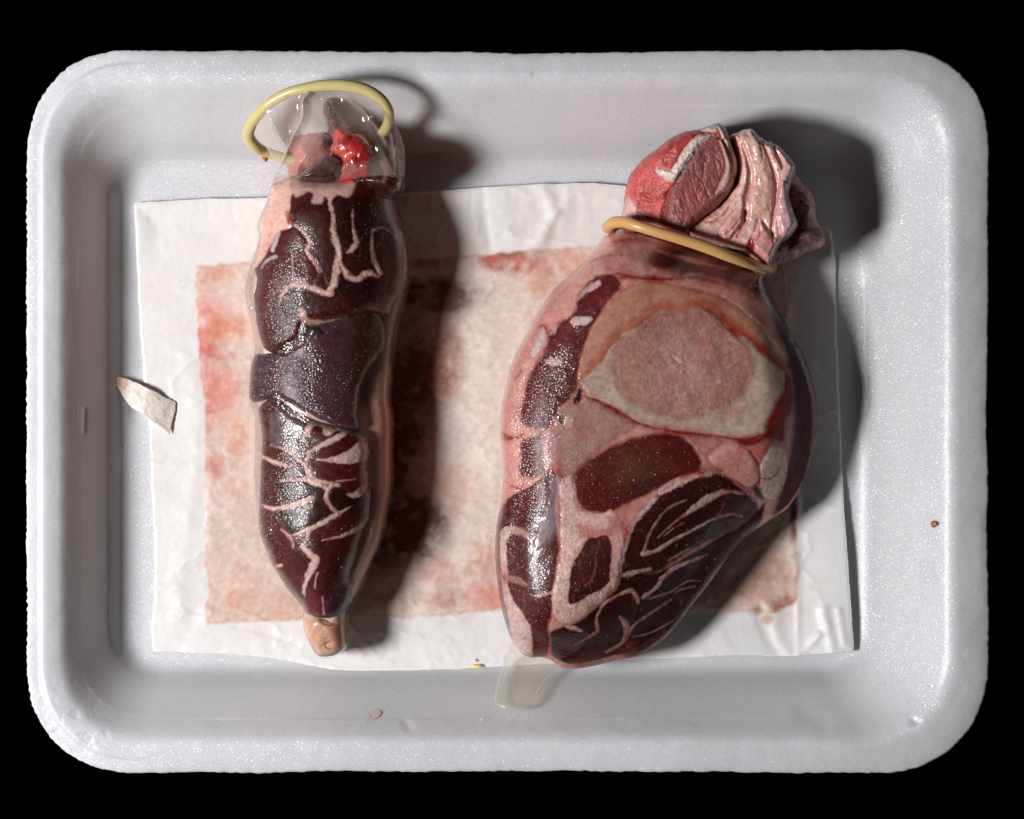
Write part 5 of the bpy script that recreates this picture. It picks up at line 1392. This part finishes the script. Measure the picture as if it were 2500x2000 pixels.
def dens_l(x, y):
    f = 0.5 + 0.5 * fbm(x, y, 60, 3, 3)
    a = sst(830, 640, x) * sst(560, 660, y) * sst(1420, 1300, y)
    b = sst(900, 800, x) * sst(830, 880, y) * sst(1060, 1000, y)
    return np.clip((a + b) * f * 1.2 + 0.05 * sst(470, 520, y), 0, 1)
def dens_r(x, y):
    f = 0.45 + 0.55 * fbm(x, y, 70, 3, 13)
    a = sst(1500, 1330, x) * sst(790, 900, y) * sst(1560, 1450, y)
    b = sst(1760, 1420, x) * sst(680, 800, y) * sst(1330, 1250, y) * 0.35
    c = sst(1900, 1700, x) * sst(700, 800, y) * sst(1300, 1200, y) * 0.10
    return np.clip((a + 0.6 * b + 0.6 * c) * (0.5 + f), 0, 1) + 0.015
droplets('condensation', L_FIELDS[:4], dens_l, (600, 480, 930, 1440), 4600, condom_l, ZL, 5, 1.0, 2.6)
droplets('condensation', [SHANK], dens_r, (1225, 680, 1900, 1600), 8000, condom_r, ZR, 6, 1.0, 3.0)

D0, F0 = dome(1.0, 0.8, 20, 7)
def drop(x, y, r, z, label, sy=1.0):
    k = kz(z)
    V = D0 * r * k; V[:, 1] *= sy
    o = new_mesh('water_drop', V, F0, M_DROP)
    o.location = at(x, y, z)
    tag(o, label, 'water drop', 'drops of water on the film and tray')
    return o
zl = lambda x, y: float(surf(L_FIELDS, np.array([x], float), np.array([y], float))[0])
zs = lambda x, y: float(surf([SHANK], np.array([x], float), np.array([y], float))[0])
zbag = lambda x, y: float(bag.sample(np.array([x], float), np.array([y], float))[0])
drop(702, 815, 11, zl(702, 815), 'round water drop low on the upper marbled chunk, left condom')
drop(667, 1293, 13, zl(667, 1293), 'largest round water drop, on the lower marbled chunk of left condom')
drop(789, 241, 9.5, zbag(789, 241), 'clear round drop just under the yellow rim of left condom')
drop(911, 284, 11, zbag(911, 284), 'clear drop at right side of the left condom mouth film')
drop(617, 748, 7, zl(625, 748), 'small drop on the left flank of the upper marbled chunk', 2.0)
drop(770, 1167, 6, zl(770, 1167), 'bright drop in the middle of the lower marbled chunk')
drop(1302, 989, 6.5, zs(1302, 989), 'upper of two drops on the red band left of the bone')
drop(1308, 1004, 6, zs(1308, 1004), 'lower of two drops on the red band left of the bone')
drop(1298, 1058, 6.5, zs(1298, 1058), 'drop just above the white fleck at left edge of right condom')
drop(1286, 1163, 8, zs(1286, 1163), 'dark drop beside the pale pink flank of right condom')
drop(1302, 1226, 6, zs(1302, 1226), 'upper drop of a pair over the highlit film fold of right condom')
drop(1298, 1243, 5.5, zs(1298, 1243), 'lower drop of a pair over the highlit film fold of right condom')
drop(1281, 1330, 7, zs(1281, 1330), 'drop inside the hook of white fat low in right condom')
drop(1367, 1017, 10, zs(1367, 1017), 'long bright drop at left corner of the pinkish tissue under the bone', 1.8)

drop(1293, 182, 7, float(wall_z(0.29)) + 0.0002, 'small clear drop on the top rim of the tray, right of the left ring')
for (x, y, r, lb) in ((1180, 1757, 9, 'clear drop on the lower tray wall, left one of two under the film tip'), (1248, 1757, 9, 'clear drop on the lower tray wall, right one of two under the film tip')):
    drop(x, y, r, float(wall_z(0.3 + 0.7 * (1808 - y) / 198)) + 0.0004, lb)
# ------------------------------------------------------------------ crumbs
def wall_at(X, Y):
    t = np.maximum(0.3 + 0.7 * (2317 - X) / 242, 0.0); t2 = np.maximum(0.3 + 0.7 * (1808 - Y) / 198, 0.0); t3 = np.maximum(0.3 + 0.7 * (Y - 196) / 229, 0.0)
    return wall_z(np.clip(np.minimum(np.minimum(t, t2), t3), 0, 1))

def crumb(name, pts, z, hgt, c, label, cat):
    f = Field(pts, h=1.2, zref=z + float(wall_at(np.array([pts[0][0]], float), np.array([pts[0][1]], float))[0]))
    rp = round_profile(f.sd, 6)
    z0 = z + wall_at(f.X, f.Y)
    f.z = z0 + hgt * rp * (0.8 + 0.3 * fbm(f.X, f.Y, 8, 3, 2)); f.zb = z0 - 0.0003; f.zedge = z0 + 0.0
    f.base(c, 0.5, 0.2, 0.5); f.col *= (1 + 0.3 * fbm(f.X, f.Y, 7, 3, 4))[..., None]
    return tag(f.build(name, M_MEAT), label, cat)
crumb('crumb', px((2272, 1276), (2278, 1271), (2285, 1274), (2286, 1282), (2281, 1285), (2277, 1289), (2273, 1285)), 0.0003, 0.0011, A(176, 120, 78), 'tiny brown crumb on the right wall of the tray', 'crumb')
crumb('fat_speck', px((1150, 1624), (1158, 1622), (1166, 1621), (1174, 1622), (1177, 1628), (1170, 1630), (1160, 1627)), 0.0016, 0.0004, A(236, 196, 90), 'tiny yellow fat speck on the bottom edge of the pad', 'speck')
crumb('meat_speck', px((640, 383), (648, 380), (654, 386), (652, 393), (646, 394)), 0.0105, 0.0009, A(196, 80, 70), 'tiny red meat speck under the yellow rim', 'speck')
crumb('blood_smudge', px((898, 1744), (912, 1736), (926, 1735), (930, 1742), (920, 1752), (904, 1756)), 0.00004, 0.00002, A(208, 194, 186), 'faint brown smudge on the lower wall of the tray', 'smudge')
tube_h = tube('hair', [at(*p) for p in ((1161, 1609, .0017), (1163, 1612, .0018), (1165, 1616, .0017))], 0.00012, mat_plain('dark_fibre', (0.02, 0.012, 0.01)), None, closed=False, ring=6)
tag(tube_h, 'tiny dark fibre above the yellow speck on the pad', 'fibre')
